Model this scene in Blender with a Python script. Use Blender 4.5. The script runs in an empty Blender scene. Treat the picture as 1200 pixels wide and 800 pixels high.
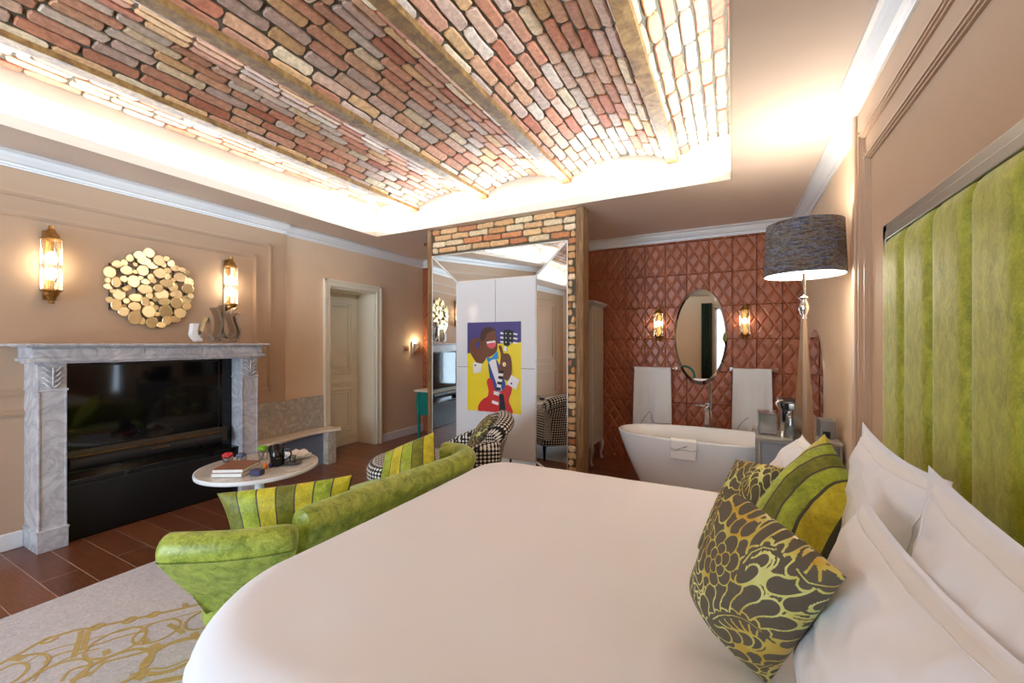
import bpy, bmesh, math, random
import numpy as np
from mathutils import Vector, Matrix
R = random.Random(7)
sc = bpy.context.scene
COL = sc.collection
PI = math.pi
# ---------------------------------------------------------------- camera
EYE = 1.4; FPX = 490.0; ANG = math.radians(27.8); CA, SA = math.cos(ANG), math.sin(ANG)
cd = bpy.data.cameras.new('camera'); cam = bpy.data.objects.new('camera', cd); COL.objects.link(cam)
cam.location = (0, 0, EYE); cam.rotation_euler = (PI/2, 0, ANG)
cd.sensor_width = 36; cd.lens = FPX/1200*36; cd.shift_y = 2/1200; cd.clip_start = .02
sc.camera = cam

def ray(px, py):
    r = (px-600)/FPX; d = (402-py)/FPX
    return Vector((r*CA-SA, CA+r*SA, d))
def on_x(px, py, X):
    v = ray(px, py); k = X/v.x
    return Vector((X, v.y*k, EYE+v.z*k))
def on_y(px, py, Y):
    v = ray(px, py); k = Y/v.y
    return Vector((v.x*k, Y, EYE+v.z*k))
def on_z(px, py, Z):
    v = ray(px, py); k = (Z-EYE)/v.z
    return Vector((v.x*k, v.y*k, Z))
def at_d(px, py, dep):
    return ray(px, py)*dep + Vector((0, 0, EYE))

# ---------------------------------------------------------------- materials
def srgb(r, g, b):
    f = lambda c: (c/255/12.92) if c/255 <= .04045 else ((c/255+.055)/1.055)**2.4
    return (f(r), f(g), f(b), 1)
class NT:
    def __init__(s, name):
        s.m = bpy.data.materials.new(name); s.m.use_nodes = True
        s.t = s.m.node_tree; s.b = s.t.nodes['Principled BSDF']
        s.tc = s.n('ShaderNodeTexCoord')
    def n(s, typ, **kw):
        x = s.t.nodes.new(typ)
        for k, v in kw.items(): setattr(x, k, v)
        return x
    def l(s, a, b): s.t.links.new(a, b)
    def setp(s, **kw):
        for k, v in kw.items():
            s.b.inputs[k.replace('_', ' ')].default_value = v
    def mapping(s, scale=(1, 1, 1), src='Object', rot=(0, 0, 0), loc=(0, 0, 0)):
        m = s.n('ShaderNodeMapping'); m.inputs['Scale'].default_value = scale; m.inputs['Rotation'].default_value = rot
        m.inputs['Location'].default_value = loc
        s.l(s.tc.outputs[src], m.inputs['Vector']); return m.outputs[0]
    def noise(s, vec, scale=5, detail=3, rough=.5, dist=0):
        x = s.n('ShaderNodeTexNoise'); x.inputs['Scale'].default_value = scale; x.inputs['Detail'].default_value = detail
        x.inputs['Roughness'].default_value = rough; x.inputs['Distortion'].default_value = dist
        if vec: s.l(vec, x.inputs['Vector'])
        return x.outputs['Fac']
    def ramp(s, fac, stops, interp='LINEAR'):
        x = s.n('ShaderNodeValToRGB'); x.color_ramp.interpolation = interp
        e = x.color_ramp.elements
        while len(e) < len(stops): e.new(.5)
        for i, (p, c) in enumerate(stops): e[i].position = p; e[i].color = c
        s.l(fac, x.inputs[0]); return x.outputs[0]
    def math(s, op, a, b=None, c=None):
        x = s.n('ShaderNodeMath', operation=op)
        for i, v in enumerate((a, b, c)):
            if v is None: continue
            if isinstance(v, (int, float)): x.inputs[i].default_value = v
            else: s.l(v, x.inputs[i])
        return x.outputs[0]
    def mix(s, fac, a, b, bt='MIX'):
        x = s.n('ShaderNodeMix', data_type='RGBA', blend_type=bt)
        for i, v in ((0, fac), (6, a), (7, b)):
            if isinstance(v, (int, float)): x.inputs[i].default_value = v
            elif isinstance(v, tuple): x.inputs[i].default_value = v
            else: s.l(v, x.inputs[i])
        return x.outputs[2]
    def bump(s, h, strength=.3, dist=.01, prev=None):
        x = s.n('ShaderNodeBump'); x.inputs['Strength'].default_value = strength; x.inputs['Distance'].default_value = dist
        s.l(h, x.inputs['Height'])
        if prev: s.l(prev, x.inputs['Normal'])
        s.l(x.outputs[0], s.b.inputs['Normal']); return x.outputs[0]
    def color(s, c): s.l(c, s.b.inputs['Base Color'])

def plain(name, col, rough=.5, metal=0, var=.05, vs=6, bump=0, bs=80, **kw):
    n = NT(name); n.setp(Roughness=rough, Metallic=metal, **kw)
    if var:
        f = n.noise(n.mapping(), vs, 4)
        a = tuple(min(1, c*(1-var)) for c in col[:3])+(1,); b = tuple(min(1, c*(1+var)) for c in col[:3])+(1,)
        n.color(n.ramp(f, [(.3, a), (.7, b)]))
    else: n.setp(Base_Color=col)
    if bump: n.bump(n.noise(n.mapping(), bs, 3), bump, .004)
    return n.m
def emit(name, col, strength, base=(1, 1, 1, 1)):
    n = NT(name); n.setp(Base_Color=base, Emission_Color=col, Emission_Strength=strength, Roughness=.4); return n.m
def velvet(name, dark, light, scale=7, streak=(1, 1, 1), bump=.15, sheen=.6, tint=(1, 1, .6, 1), rough=.55):
    n = NT(name); v = n.mapping(streak)
    a = n.noise(v, scale, 6, .65, .6); b = n.noise(v, scale*7, 4, .7)
    f = n.math('ADD', n.math('MULTIPLY', a, .65), n.math('MULTIPLY', b, .35))
    n.color(n.ramp(f, [(.38, dark), (.62, light)]))
    n.setp(Roughness=rough, Sheen_Weight=sheen, Sheen_Roughness=.35, Sheen_Tint=tint)
    n.bump(f, bump, .02); return n.m

M = {}
M['taupe'] = plain('taupe wall paint', srgb(190, 160, 132), .75, var=.015, vs=2)
M['taupe_trim'] = plain('taupe moulding paint', srgb(192, 162, 134), .45, var=.01)
M['cream'] = plain('cream wallpaper', srgb(224, 196, 164), .7, var=.03, vs=3)
M['ceil'] = plain('ceiling paint', srgb(236, 220, 206), .8, var=.01)
M['cove'] = plain('cove plaster', srgb(216, 207, 190), .8, var=.01)
M['white'] = plain('white gloss trim', srgb(236, 236, 236), .4, var=.01)
M['door'] = plain('ivory door paint', srgb(238, 230, 208), .4, var=.01)
M['brass'] = plain('aged brass', srgb(165, 120, 62), .32, 1, var=.25, vs=40)
M['chrome'] = plain('polished chrome', srgb(225, 225, 225), .08, 1, var=0)
M['silver'] = plain('brushed nickel frame', srgb(168, 162, 148), .38, .55, var=.05)
M['mirror'] = plain('mirror glass', srgb(236, 238, 236), .015, 1, var=0)
M['blackgloss'] = plain('black gloss', srgb(9, 9, 11), .06, 0, var=0)
M['blackmatte'] = plain('black cloth grille', srgb(10, 10, 12), .55, 0, var=0, bump=.2, bs=600)
M['linen'] = plain('white bed linen', srgb(238, 240, 245), .75, 0, var=.008, vs=4, bump=.06, bs=25)
M['towel'] = plain('white terry towel', srgb(240, 238, 234), .9, 0, var=.01, bump=.4, bs=300)
M['thread'] = plain('dark embroidery thread', srgb(70, 66, 66), .6, var=0)
M['ceramic'] = plain('white enamel', srgb(238, 240, 240), .18, var=.005)
M['teal'] = plain('teal lacquer', srgb(14, 128, 116), .35, var=.05)
M['tealfab'] = plain('teal fabric', srgb(10, 120, 100), .7, var=.1)
M['grey_paint'] = plain('grey cabinet paint', srgb(176, 170, 166), .4, var=.04)
M['white_gloss'] = plain('white lacquer panel', srgb(226, 228, 232), .12, var=.005)

def glass_mat(name, tint=(1, 1, 1, 1), refl=.12, rough=.03):
    n = NT(name); t = n.n('ShaderNodeBsdfTransparent'); g = n.n('ShaderNodeBsdfGlossy'); mx = n.n('ShaderNodeMixShader')
    t.inputs[0].default_value = tint; g.inputs['Roughness'].default_value = rough
    lw = n.n('ShaderNodeLayerWeight'); lw.inputs[0].default_value = .35
    f = n.math('ADD', n.math('MULTIPLY', lw.outputs['Fresnel'], .6), refl)
    n.l(f, mx.inputs[0]); n.l(t.outputs[0], mx.inputs[1]); n.l(g.outputs[0], mx.inputs[2])
    n.l(mx.outputs[0], n.t.nodes['Material Output'].inputs['Surface']); return n.m
M['glass'] = glass_mat('clear glass')
M['grey_glass'] = glass_mat('grey tinted glass', (.75, .8, .85, 1), .25)
M['pane'] = glass_mat('window pane', (1, 1, 1, 1), .02)

def marble(name, base, vein, scale=2.2, warm=None):
    n = NT(name); v = n.mapping()
    w = n.noise(v, scale, 8, .62, 1.6)
    d = n.math('ABSOLUTE', n.math('SUBTRACT', w, .5))
    c = n.ramp(d, [(0.0, vein), (.035, tuple(a*.5+b*.5 for a, b in zip(base, vein))), (.12, base)])
    cl = n.noise(v, scale*2.3, 5, .6, .5)
    c = n.mix(n.ramp(cl, [(.4, (0, 0, 0, 1)), (.75, (.55, .55, .55, 1))]), c, vein)
    n.color(c); n.setp(Roughness=.22); return n.m
M['marble'] = marble('white veined marble', srgb(214, 214, 218), srgb(176, 176, 184), 4)
M['marble_beige'] = marble('warm grey marble', srgb(208, 202, 190), srgb(168, 162, 150), 5)
M['marble_table'] = marble('pale marble top', srgb(216, 214, 204), srgb(190, 186, 176), 6)

# floor planks: rows along X, .172 wide
def floor_mat():
    n = NT('brown plank floor tile')
    v = n.mapping((1, 1, 1), loc=(-.02+.0, -.012, 0))
    br = n.n('ShaderNodeTexBrick'); br.offset = .5
    n.l(v, br.inputs['Vector'])
    br.inputs['Color1'].default_value = srgb(132, 80, 50); br.inputs['Color2'].default_value = srgb(108, 63, 39)
    br.inputs['Mortar'].default_value = srgb(186, 160, 140)
    br.inputs['Scale'].default_value = 1; br.inputs['Brick Width'].default_value = 1.2; br.inputs['Row Height'].default_value = .172
    br.inputs['Mortar Size'].default_value = .0022; br.inputs['Mortar Smooth'].default_value = 0; br.inputs['Bias'].default_value = 0
    g = n.noise(n.mapping((2, 22, 2)), 4, 6, .65, .4)
    n.color(n.mix(.75, br.outputs['Color'], n.ramp(g, [(.3, (.55, .5, .48, 1)), (.7, (1.25, 1.2, 1.15, 1))]), 'MULTIPLY'))
    n.setp(Roughness=.3); n.bump(g, .15, .003); return n.m
M['floor'] = floor_mat()

def vcol_brick(name):
    n = NT(name); a = n.n('ShaderNodeAttribute', attribute_name='tone')
    f = n.noise(n.mapping(), 30, 6, .7)
    f2 = n.noise(n.mapping(), 120, 3, .6)
    c = n.mix(.8, a.outputs['Color'], n.ramp(f, [(.3, (.6, .56, .52, 1)), (.68, (1.25, 1.25, 1.22, 1))]), 'MULTIPLY')
    n.color(c); n.setp(Roughness=.85)
    n.bump(n.math('ADD', f, n.math('MULTIPLY', f2, .5)), .6, .006); return n.m
M['brick'] = vcol_brick('reclaimed brick')
M['mortar'] = plain('dark mortar', srgb(98, 88, 70), .95, var=.2, vs=20, bump=.5, bs=60)
def rust():
    n = NT('rusty steel beam'); v = n.mapping((1, 1, 1)); f = n.noise(v, 14, 8, .7, .6)
    n.color(n.ramp(f, [(.3, srgb(88, 58, 32)), (.5, srgb(140, 100, 50)), (.72, srgb(176, 138, 76))]))
    n.setp(Roughness=.6, Metallic=.2); n.bump(f, .5, .006); return n.m
M['rust'] = rust()
def oldwood():
    n = NT('weathered timber post'); v = n.mapping((30, 30, 2.0)); f = n.noise(v, 2, 8, .7, .4)
    n.color(n.ramp(f, [(.3, srgb(84, 56, 34)), (.5, srgb(132, 96, 58)), (.72, srgb(170, 140, 96))]))
    n.setp(Roughness=.7); n.bump(f, .6, .01); return n.m
M['post'] = oldwood()

# quilted terracotta wall: tile .235 x .375 with diamonds
def quilt():
    n = NT('quilted terracotta tile'); sx = n.n('ShaderNodeSeparateXYZ'); n.l(n.tc.outputs['Object'], sx.inputs[0])
    X = n.math('DIVIDE', sx.outputs[0], .235); Z = n.math('DIVIDE', n.math('ADD', sx.outputs[2], .05), .375)
    # seam distance
    def seam(c, w):
        fr = n.math('FRACT', n.math('ADD', c, 100)); d = n.math('ABSOLUTE', n.math('SUBTRACT', fr, .5))
        return n.math('MULTIPLY', n.math('SUBTRACT', .5, d), w)
    ex = seam(X, .235); ez = seam(Z, .375)
    e = n.math('MINIMUM', ex, ez)
    # diamonds : 1.5 per tile wide, 2 per tile tall
    u = n.math('ADD', n.math('MULTIPLY', X, 1.92), .2); v = n.math('MULTIPLY', Z, 1.94)
    p = n.math('FRACT', n.math('ADD', n.math('ADD', u, v), 100.0)); q = n.math('FRACT', n.math('ADD', n.math('SUBTRACT', u, v), 100.0))
    tri = lambda a: n.math('SUBTRACT', .5, n.math('ABSOLUTE', n.math('SUBTRACT', a, .5)))
    dm = n.math('MINIMUM', tri(p), tri(q))
    h = n.ramp(dm, [(0, (0, 0, 0, 1)), (.04, (0.05, .05, .05, 1)), (.14, (.85, .85, .85, 1)), (.22, (.97, .97, .97, 1)), (.5, (1, 1, 1, 1))])
    se = n.ramp(e, [(0, (0, 0, 0, 1)), (.006, (1, 1, 1, 1))])
    hh = n.math('MULTIPLY', n.math('ADD', h, .3), se)
    n.bump(hh, 1.0, .011)
    c = n.noise(n.mapping(), 4, 3)
    base = n.ramp(c, [(.3, srgb(160, 88, 54)), (.7, srgb(176, 100, 64))])
    n.color(n.mix(n.ramp(e, [(0, (.75, .75, .75, 1)), (.003, (0, 0, 0, 1))]), base, srgb(86, 40, 24)))
    n.setp(Roughness=.33); return n.m
M['quilt'] = quilt()

M['velvet_green'] = velvet('green velvet', srgb(112, 130, 30), srgb(186, 198, 84), 20, sheen=.5, tint=(.8, 1, .45, 1), bump=.10, rough=.38)
M['velvet_head'] = velvet('crushed lime velvet', srgb(134, 138, 30), srgb(188, 192, 66), 34, (1, 1, .6), bump=.3, sheen=.7, rough=.45)
M['stripe_g'] = velvet('green velvet stripe', srgb(122, 136, 20), srgb(190, 202, 60), 14)
M['stripe_o'] = velvet('olive velvet stripe', srgb(86, 88, 8), srgb(136, 136, 22), 12)
M['stripe_y'] = velvet('yellow velvet stripe', srgb(176, 160, 14), srgb(226, 212, 56), 14)
M['stripe_d'] = plain('dark grey ribbon', srgb(74, 72, 50), .6, var=.1, vs=30)

def hound(name, a, b, scale=.029):
    n = NT(name); s = n.n('ShaderNodeSeparateXYZ'); n.l(n.tc.outputs['UV'], s.inputs[0])
    f = lambda c: n.math('COSINE', n.math('MULTIPLY', c, 2*PI/scale))
    h = n.math('ADD', f(s.outputs[0]), f(s.outputs[1]))
    n.color(n.ramp(n.math('ADD', n.math('MULTIPLY', h, .25), .5), [(.40, b), (.44, a)]))
    n.setp(Roughness=.8, Sheen_Weight=.1); return n.m
M['hound'] = hound('black and white houndstooth', srgb(16, 15, 18), srgb(232, 226, 214))
def damask():
    n = NT('grey and gold damask'); a = n.n('ShaderNodeAttribute', attribute_name='pat')
    f = n.ramp(a.outputs['Fac'], [(.49, (0, 0, 0, 1)), (.51, (1, 1, 1, 1))])
    g = n.noise(n.mapping(), 9, 2)
    gold = n.ramp(g, [(.35, srgb(196, 160, 40)), (.5, srgb(206, 204, 110)), (.65, srgb(220, 224, 150))])
    n.color(n.mix(f, srgb(92, 84, 68), gold)); n.setp(Roughness=.5)
    n.l(n.math('SUBTRACT', .75, n.math('MULTIPLY', f, .4)), n.b.inputs['Roughness'])
    n.l(n.math('MULTIPLY', f, .12), n.b.inputs['Metallic'])
    n.bump(n.noise(n.mapping((1, 1, 1)), 500, 2), .1, .002); return n.m
M['damask'] = damask()
def shade():
    n = NT('slubby grey woven shade'); f = n.noise(n.mapping((18, 18, 95)), 1, 3, .75); g = n.noise(n.mapping((12, 12, 50), loc=(3, 1, 5)), 1, 2)
    c = n.ramp(f, [(.34, srgb(26, 24, 26)), (.44, srgb(84, 80, 78)), (.52, srgb(150, 144, 136)), (.58, srgb(70, 66, 64)), (.7, srgb(34, 32, 36))])
    c2 = n.ramp(g, [(.36, srgb(100, 66, 36)), (.5, srgb(84, 80, 76)), (.64, srgb(92, 108, 150))])
    n.color(n.mix(.4, c, c2)); n.setp(Roughness=.85); n.bump(f, 1, .015); return n.m
M['shade'] = shade()
def rugm():
    n = NT('silver grey rug pile'); v = n.mapping((1, 1, 1)); f = n.noise(v, 60, 6, .75, 1.0); g = n.noise(v, 3, 3)
    c = n.ramp(f, [(.3, srgb(158, 150, 148)), (.6, srgb(206, 200, 198))])
    n.color(n.mix(n.math('MULTIPLY', g, .3), c, srgb(200, 192, 190))); n.setp(Roughness=.9, Sheen_Weight=.3); n.bump(f, .4, .01); return n.m
M['rug'] = rugm()
M['rug_gold'] = plain('gold rug pile', srgb(186, 160, 98), .85, var=.1, vs=50)
M['led'] = emit('warm led strip', (1, .96, .86, 1), 2)
M['bulb'] = emit('lit sconce bulb', (1, .84, .6, 1), 30)
M['bulb_dim'] = emit('lit sconce glass', (1, .80, .50, 1), 9)
M['diffuser'] = emit('lit lampshade diffuser', (1, .93, .82, 1), 4)
M['mantel_white'] = plain('white painted metal', srgb(240, 242, 244), .3, var=0)
def flat(name, c, rough=.45): return plain(name, c, rough, var=0)
M['yellow'] = flat('poster yellow', srgb(240, 216, 30)); M['purple'] = flat('poster purple', srgb(72, 62, 128))
M['skin'] = flat('poster brown', srgb(112, 66, 36)); M['hair'] = flat('poster dark brown', srgb(72, 40, 26)); M['pred'] = flat('poster red', srgb(204, 38, 36))
M['pblue'] = flat('poster blue', srgb(20, 140, 214)); M['pnavy'] = flat('poster navy', srgb(50, 74, 150)); M['pwhite'] = flat('poster white', srgb(238, 234, 232))
M['pblack'] = flat('poster black', srgb(22, 20, 22)); M['ppink'] = flat('poster pink', srgb(226, 90, 100))

# ---------------------------------------------------------------- mesh helpers
class MB:
    def __init__(s, xf=None): s.v = []; s.f = []; s.uv = []; s.mi = []; s.xf = xf; s.cols = None; s.tone = []
    def add(s, vs, fs, uvs=None, mi=0, tone=None):
        o = len(s.v)
        for p in vs: s.v.append(s.xf @ Vector(p) if s.xf else Vector(p))
        for k, f in enumerate(fs):
            s.f.append([o+i for i in f]); s.mi.append(mi)
            s.uv.append([uvs[i] for i in f] if uvs else None); s.tone.append(tone)
        return s
    def box(s, x0, x1, y0, y1, z0, z1, mi=0):
        vs = [(x, y, z) for z in (z0, z1) for y in (y0, y1) for x in (x0, x1)]
        return s.add(vs, [(0, 2, 3, 1), (4, 5, 7, 6), (0, 1, 5, 4), (2, 6, 7, 3), (0, 4, 6, 2), (1, 3, 7, 5)], mi=mi)
    def grid(s, fn, nu, nv, cu=False, cv=False, mi=0, us=1, vs=1, flip=False, mif=None):
        pts = []; uv = []
        NU = nu if cu else nu+1; NV = nv if cv else nv+1
        for j in range(NV):
            for i in range(NU):
                pts.append(fn(i/nu, j/nv)); uv.append((i/nu*us, j/nv*vs))
        # uv seam handled per face
        o = len(s.v)
        for p in pts: s.v.append(s.xf @ Vector(p) if s.xf else Vector(p))
        for j in range(nv):
            for i in range(nu):
                i2 = (i+1) % NU; j2 = (j+1) % NV
                f = [o+j*NU+i, o+j*NU+i2, o+j2*NU+i2, o+j2*NU+i]
                q = [(i/nu*us, j/nv*vs), ((i+1)/nu*us, j/nv*vs), ((i+1)/nu*us, (j+1)/nv*vs), (i/nu*us, (j+1)/nv*vs)]
                if flip: f.reverse(); q.reverse()
                s.f.append(f); s.uv.append(q); s.mi.append(mif(i/nu, j/nv) if mif else mi); s.tone.append(None)
        return s
    def lathe(s, prof, c=(0, 0, 0), seg=32, mi=0, sx=1, sy=1, caps=True):
        n = len(prof); vs = []
        for k in range(seg):
            a = 2*PI*k/seg
            for r, z in prof: vs.append((c[0]+r*math.cos(a)*sx, c[1]+r*math.sin(a)*sy, c[2]+z))
        fs = []; uv = []
        for k in range(seg):
            for i in range(n-1):
                a = k*n+i; b = ((k+1) % seg)*n+i
                fs.append((a, b, b+1, a+1))
        L = [0]
        for i in range(1, n): L.append(L[-1]+math.hypot(prof[i][0]-prof[i-1][0], prof[i][1]-prof[i-1][1]))
        rm = max(p[0] for p in prof)
        o = len(s.v); s.add(vs, fs, mi=mi)
        base = len(s.uv)-len(fs); q = 0
        for k in range(seg):
            for i in range(n-1):
                u0 = k/seg*2*PI*rm; u1 = (k+1)/seg*2*PI*rm
                s.uv[base+q] = [(u0, L[i]), (u1, L[i]), (u1, L[i+1]), (u0, L[i+1])]; q += 1
        if caps:
            if prof[0][0] > 1e-4: s.f.append([o+k*n for k in range(seg)][::-1]); s.mi.append(mi); s.uv.append(None); s.tone.append(None)
            if prof[-1][0] > 1e-4: s.f.append([o+k*n+n-1 for k in range(seg)]); s.mi.append(mi); s.uv.append(None); s.tone.append(None)
        return s
    def tube(s, path, r, seg=8, mi=0, closed=False, flat=None):
        path = [Vector(p) for p in path]; n = len(path); rings = []
        up = None
        for i, p in enumerate(path):
            a = path[(i-1) % n] if (closed or i > 0) else path[i]; b = path[(i+1) % n] if (closed or i < n-1) else path[i]
            t = (b-a).normalized()
            if up is None: up = t.orthogonal().normalized()
            up = (up-t*up.dot(t)).normalized(); w = t.cross(up)
            rr = r(i/(n-1)) if callable(r) else r
            rings.append([p+(up*math.cos(2*PI*k/seg)+w*math.sin(2*PI*k/seg))*rr for k in range(seg)])
        vs = [q for g in rings for q in g]; fs = []
        for i in range(n if closed else n-1):
            for k in range(seg):
                j = (i+1) % n
                fs.append((i*seg+k, i*seg+(k+1) % seg, j*seg+(k+1) % seg, j*seg+k))
        if not closed: fs.append(tuple(range(seg))[::-1]); fs.append(tuple((n-1)*seg+k for k in range(seg)))
        return s.add(vs, fs, mi=mi)
    def prism(s, poly, axis, a, b, mi=0):
        """poly: 2D points; axis 'x': (y,z), 'y': (x,z), 'z': (x,y)"""
        def P(p, h): return {'x': (h, p[0], p[1]), 'y': (p[0], h, p[1]), 'z': (p[0], p[1], h)}[axis]
        n = len(poly); vs = [P(p, a) for p in poly]+[P(p, b) for p in poly]
        fs = [tuple(range(n)), tuple(range(2*n-1, n-1, -1))]+[(i, n+i, n+(i+1) % n, (i+1) % n) for i in range(n)]
        return s.add(vs, fs, mi=mi)
    def build(s, name, mats, parent=None, smooth=False, bevel=0, sub=0, auto=False, label=None, origin=None, seg=2, solid=0):
        if not isinstance(mats, (list, tuple)): mats = [mats]
        org = Vector(origin) if origin else Vector((0, 0, 0))
        if parent:
            r = parent
            while r.parent: r = r.parent
            org = r.location.copy()
        me = bpy.data.meshes.new(name)
        me.from_pydata([tuple(v-org) for v in s.v], [], s.f)
        for m in mats: me.materials.append(M[m] if isinstance(m, str) else m)
        uvl = me.uv_layers.new(name='UVMap')
        for p, uv, mi in zip(me.polygons, s.uv, s.mi):
            p.material_index = mi; p.use_smooth = smooth
            if uv:
                for li, q in zip(p.loop_indices, uv): uvl.data[li].uv = q
        if any(t is not None for t in s.tone):
            ca = me.color_attributes.new('tone', 'FLOAT_COLOR', 'CORNER')
            for p, t in zip(me.polygons, s.tone):
                for li in p.loop_indices: ca.data[li].color = t or (.1, .09, .07, 1)
        bm = bmesh.new(); bm.from_mesh(me); bmesh.ops.recalc_face_normals(bm, faces=bm.faces)
        bm.to_mesh(me); bm.free(); me.update()
        o = bpy.data.objects.new(name, me); COL.objects.link(o)
        if parent: o.parent = parent
        else: o.location = org
        if bevel:
            b = o.modifiers.new('bevel', 'BEVEL'); b.width = bevel; b.segments = seg; b.limit_method = 'ANGLE'; b.angle_limit = .6
            b.harden_normals = False
        if sub:
            b = o.modifiers.new('sub', 'SUBSURF'); b.levels = sub; b.render_levels = sub
        if solid:
            b = o.modifiers.new('solid', 'SOLIDIFY'); b.thickness = solid
        if auto or (bevel and smooth):
            try: me.shade_smooth(); me.set_sharp_from_angle(angle=math.radians(40))
            except Exception: pass
        if label: o['label'] = label
        return o
def thing(name, label, cat, loc=(0, 0, 0), group=None):
    o = bpy.data.objects.new(name, None); COL.objects.link(o); o.location = loc; o.empty_display_size = .05
    o['label'] = label; o['category'] = cat
    if group: o['group'] = group
    return o
def tag(o, label, cat, group=None):
    o['label'] = label; o['category'] = cat
    if group: o['group'] = group
    return o
def struct(o): o['kind'] = 'structure'; return o
def dup(root, loc, label, group=None, rotz=None):
    r = root.copy(); COL.objects.link(r); r.location = loc; r['label'] = label
    if group: r['group'] = group
    if rotz is not None: r.rotation_euler = (0, 0, rotz)
    for ch in list(root.children):
        c = ch.copy(); COL.objects.link(c); c.parent = r
        for g in list(ch.children):
            d = g.copy(); COL.objects.link(d); d.parent = c
    return r
def bez(p0, p1, p2, p3, n=12):
    out = []
    for i in range(n+1):
        t = i/n; a = (1-t)**3; b = 3*(1-t)**2*t; c = 3*(1-t)*t*t; d = t**3
        out.append(tuple(a*x+b*y+c*z+d*w for x, y, z, w in zip(p0, p1, p2, p3)))
    return out
def spline(pts, n=8):
    out = []; P = [Vector(p) for p in pts]; m = len(P)
    for i in range(m-1):
        a, b, c, d = P[max(i-1, 0)], P[i], P[i+1], P[min(i+2, m-1)]
        for k in range(n):
            t = k/n
            out.append(.5*((2*b)+(-a+c)*t+(2*a-5*b+4*c-d)*t*t+(-a+3*b-3*c+d)*t**3))
    out.append(P[-1]); return out

# ---------------------------------------------------------------- room constants
XL, XR, YB, YN, H = -4.34, .64, 5.25, -2.0, 2.7
XRN = .58; YS = 2.84      # headboard wall projects to XRN up to YS
XL2 = -4.38; YLS = 2.90   # left wall beyond YLS
# floor
struct(MB().box(XL-.7, XR+.15, YN-.15, YB+.15, -.08, 0).build('floor', 'floor'))
# ceiling with coffer opening
cx0, cx1, cy0, cy1 = -3.85, 0.0, -1.2, 3.75
c = MB()
c.box(XL-.1, cx0, YN-.1, YB+.1, H, H+.05); c.box(cx1, XR+.1, YN-.1, YB+.1, H, H+.05)
c.box(cx0, cx1, YN-.1, cy0, H, H+.05); c.box(cx0, cx1, cy1, YB+.1, H, H+.05)
# lip fascia
c.box(cx0, cx0+.012, cy0, cy1, H-.002, H+.07, mi=1); c.box(cx1-.012, cx1, cy0, cy1, H-.002, H+.07, mi=1)
c.box(cx0+.012, cx1-.012, cy1-.012, cy1, H-.002, H+.07, mi=1); c.box(cx0+.012, cx1-.012, cy0, cy0+.012, H-.002, H+.07, mi=1)
# riser walls
rx0, rx1, ry0, ry1 = -3.97, .12, -1.32, 3.87
for a in ((rx0-.03, rx0, ry0, ry1), (rx1, rx1+.03, ry0, ry1), (rx0, rx1, ry1, ry1+.03), (rx0, rx1, ry0-.03, ry0)):
    c.box(*a, H+.05, H+.62, mi=1)
struct(c.build('ceiling', ['ceil', 'cove']))

PAL = [(204, 146, 116), (196, 130, 98), (214, 172, 144), (198, 166, 148), (212, 188, 168), (184, 112, 82), (222, 194, 158), (208, 156, 120), (206, 168, 146), (214, 166, 116), (200, 140, 108)]
PAL2 = [(222, 182, 132), (214, 164, 108), (206, 146, 90), (226, 198, 156), (196, 128, 84), (230, 206, 170), (216, 170, 120)]
def brick(mb, fn, a0, a1, b0, b1, mi, pal, hgt=.014):
    """rounded irregular brick; a along the brick, b across; fn(a,b,h)->point"""
    L = a1-a0; W = b1-b0; j = lambda k: R.uniform(-k, k)
    def ring(ins, h):
        o = []; r = W*.22
        cs = [(a0+ins, b0+r+ins*.4), (a0+r+ins*.4, b0+ins), ((a0+a1)/2-L*.18, b0+ins), ((a0+a1)/2+L*.18, b0+ins), (a1-r-ins*.4, b0+ins), (a1-ins, b0+r+ins*.4),
              (a1-ins, b1-r-ins*.4), (a1-r-ins*.4, b1-ins), ((a0+a1)/2+L*.18, b1-ins), ((a0+a1)/2-L*.18, b1-ins), (a0+r+ins*.4, b1-ins), (a0+ins, b1-r-ins*.4)]
        return [(x, y, h) for x, y in cs]
    jit = [(j(.006), j(.0045)) for _ in range(12)]
    rg = [ring(0, 0), ring(.001, hgt*.6), ring(.006, hgt)]
    dh = j(.003)
    vs = [fn(x+jx, y+jy, h+(dh if h > 0 else 0)) for g in rg for (x, y, h), (jx, jy) in zip(g, jit)]
    fs = []
    for q in range(2):
        for k in range(12): fs.append((q*12+k, q*12+(k+1) % 12, q*12+12+(k+1) % 12, q*12+12+k))
    fs.append(tuple(range(24, 36)))
    c_ = srgb(*R.choice(pal)); g = R.uniform(.85, 1.12)
    t = tuple(min(1, x*g) for x in c_[:3])+(1,)
    mb.add(vs, fs, mi=mi, tone=t)
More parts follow.
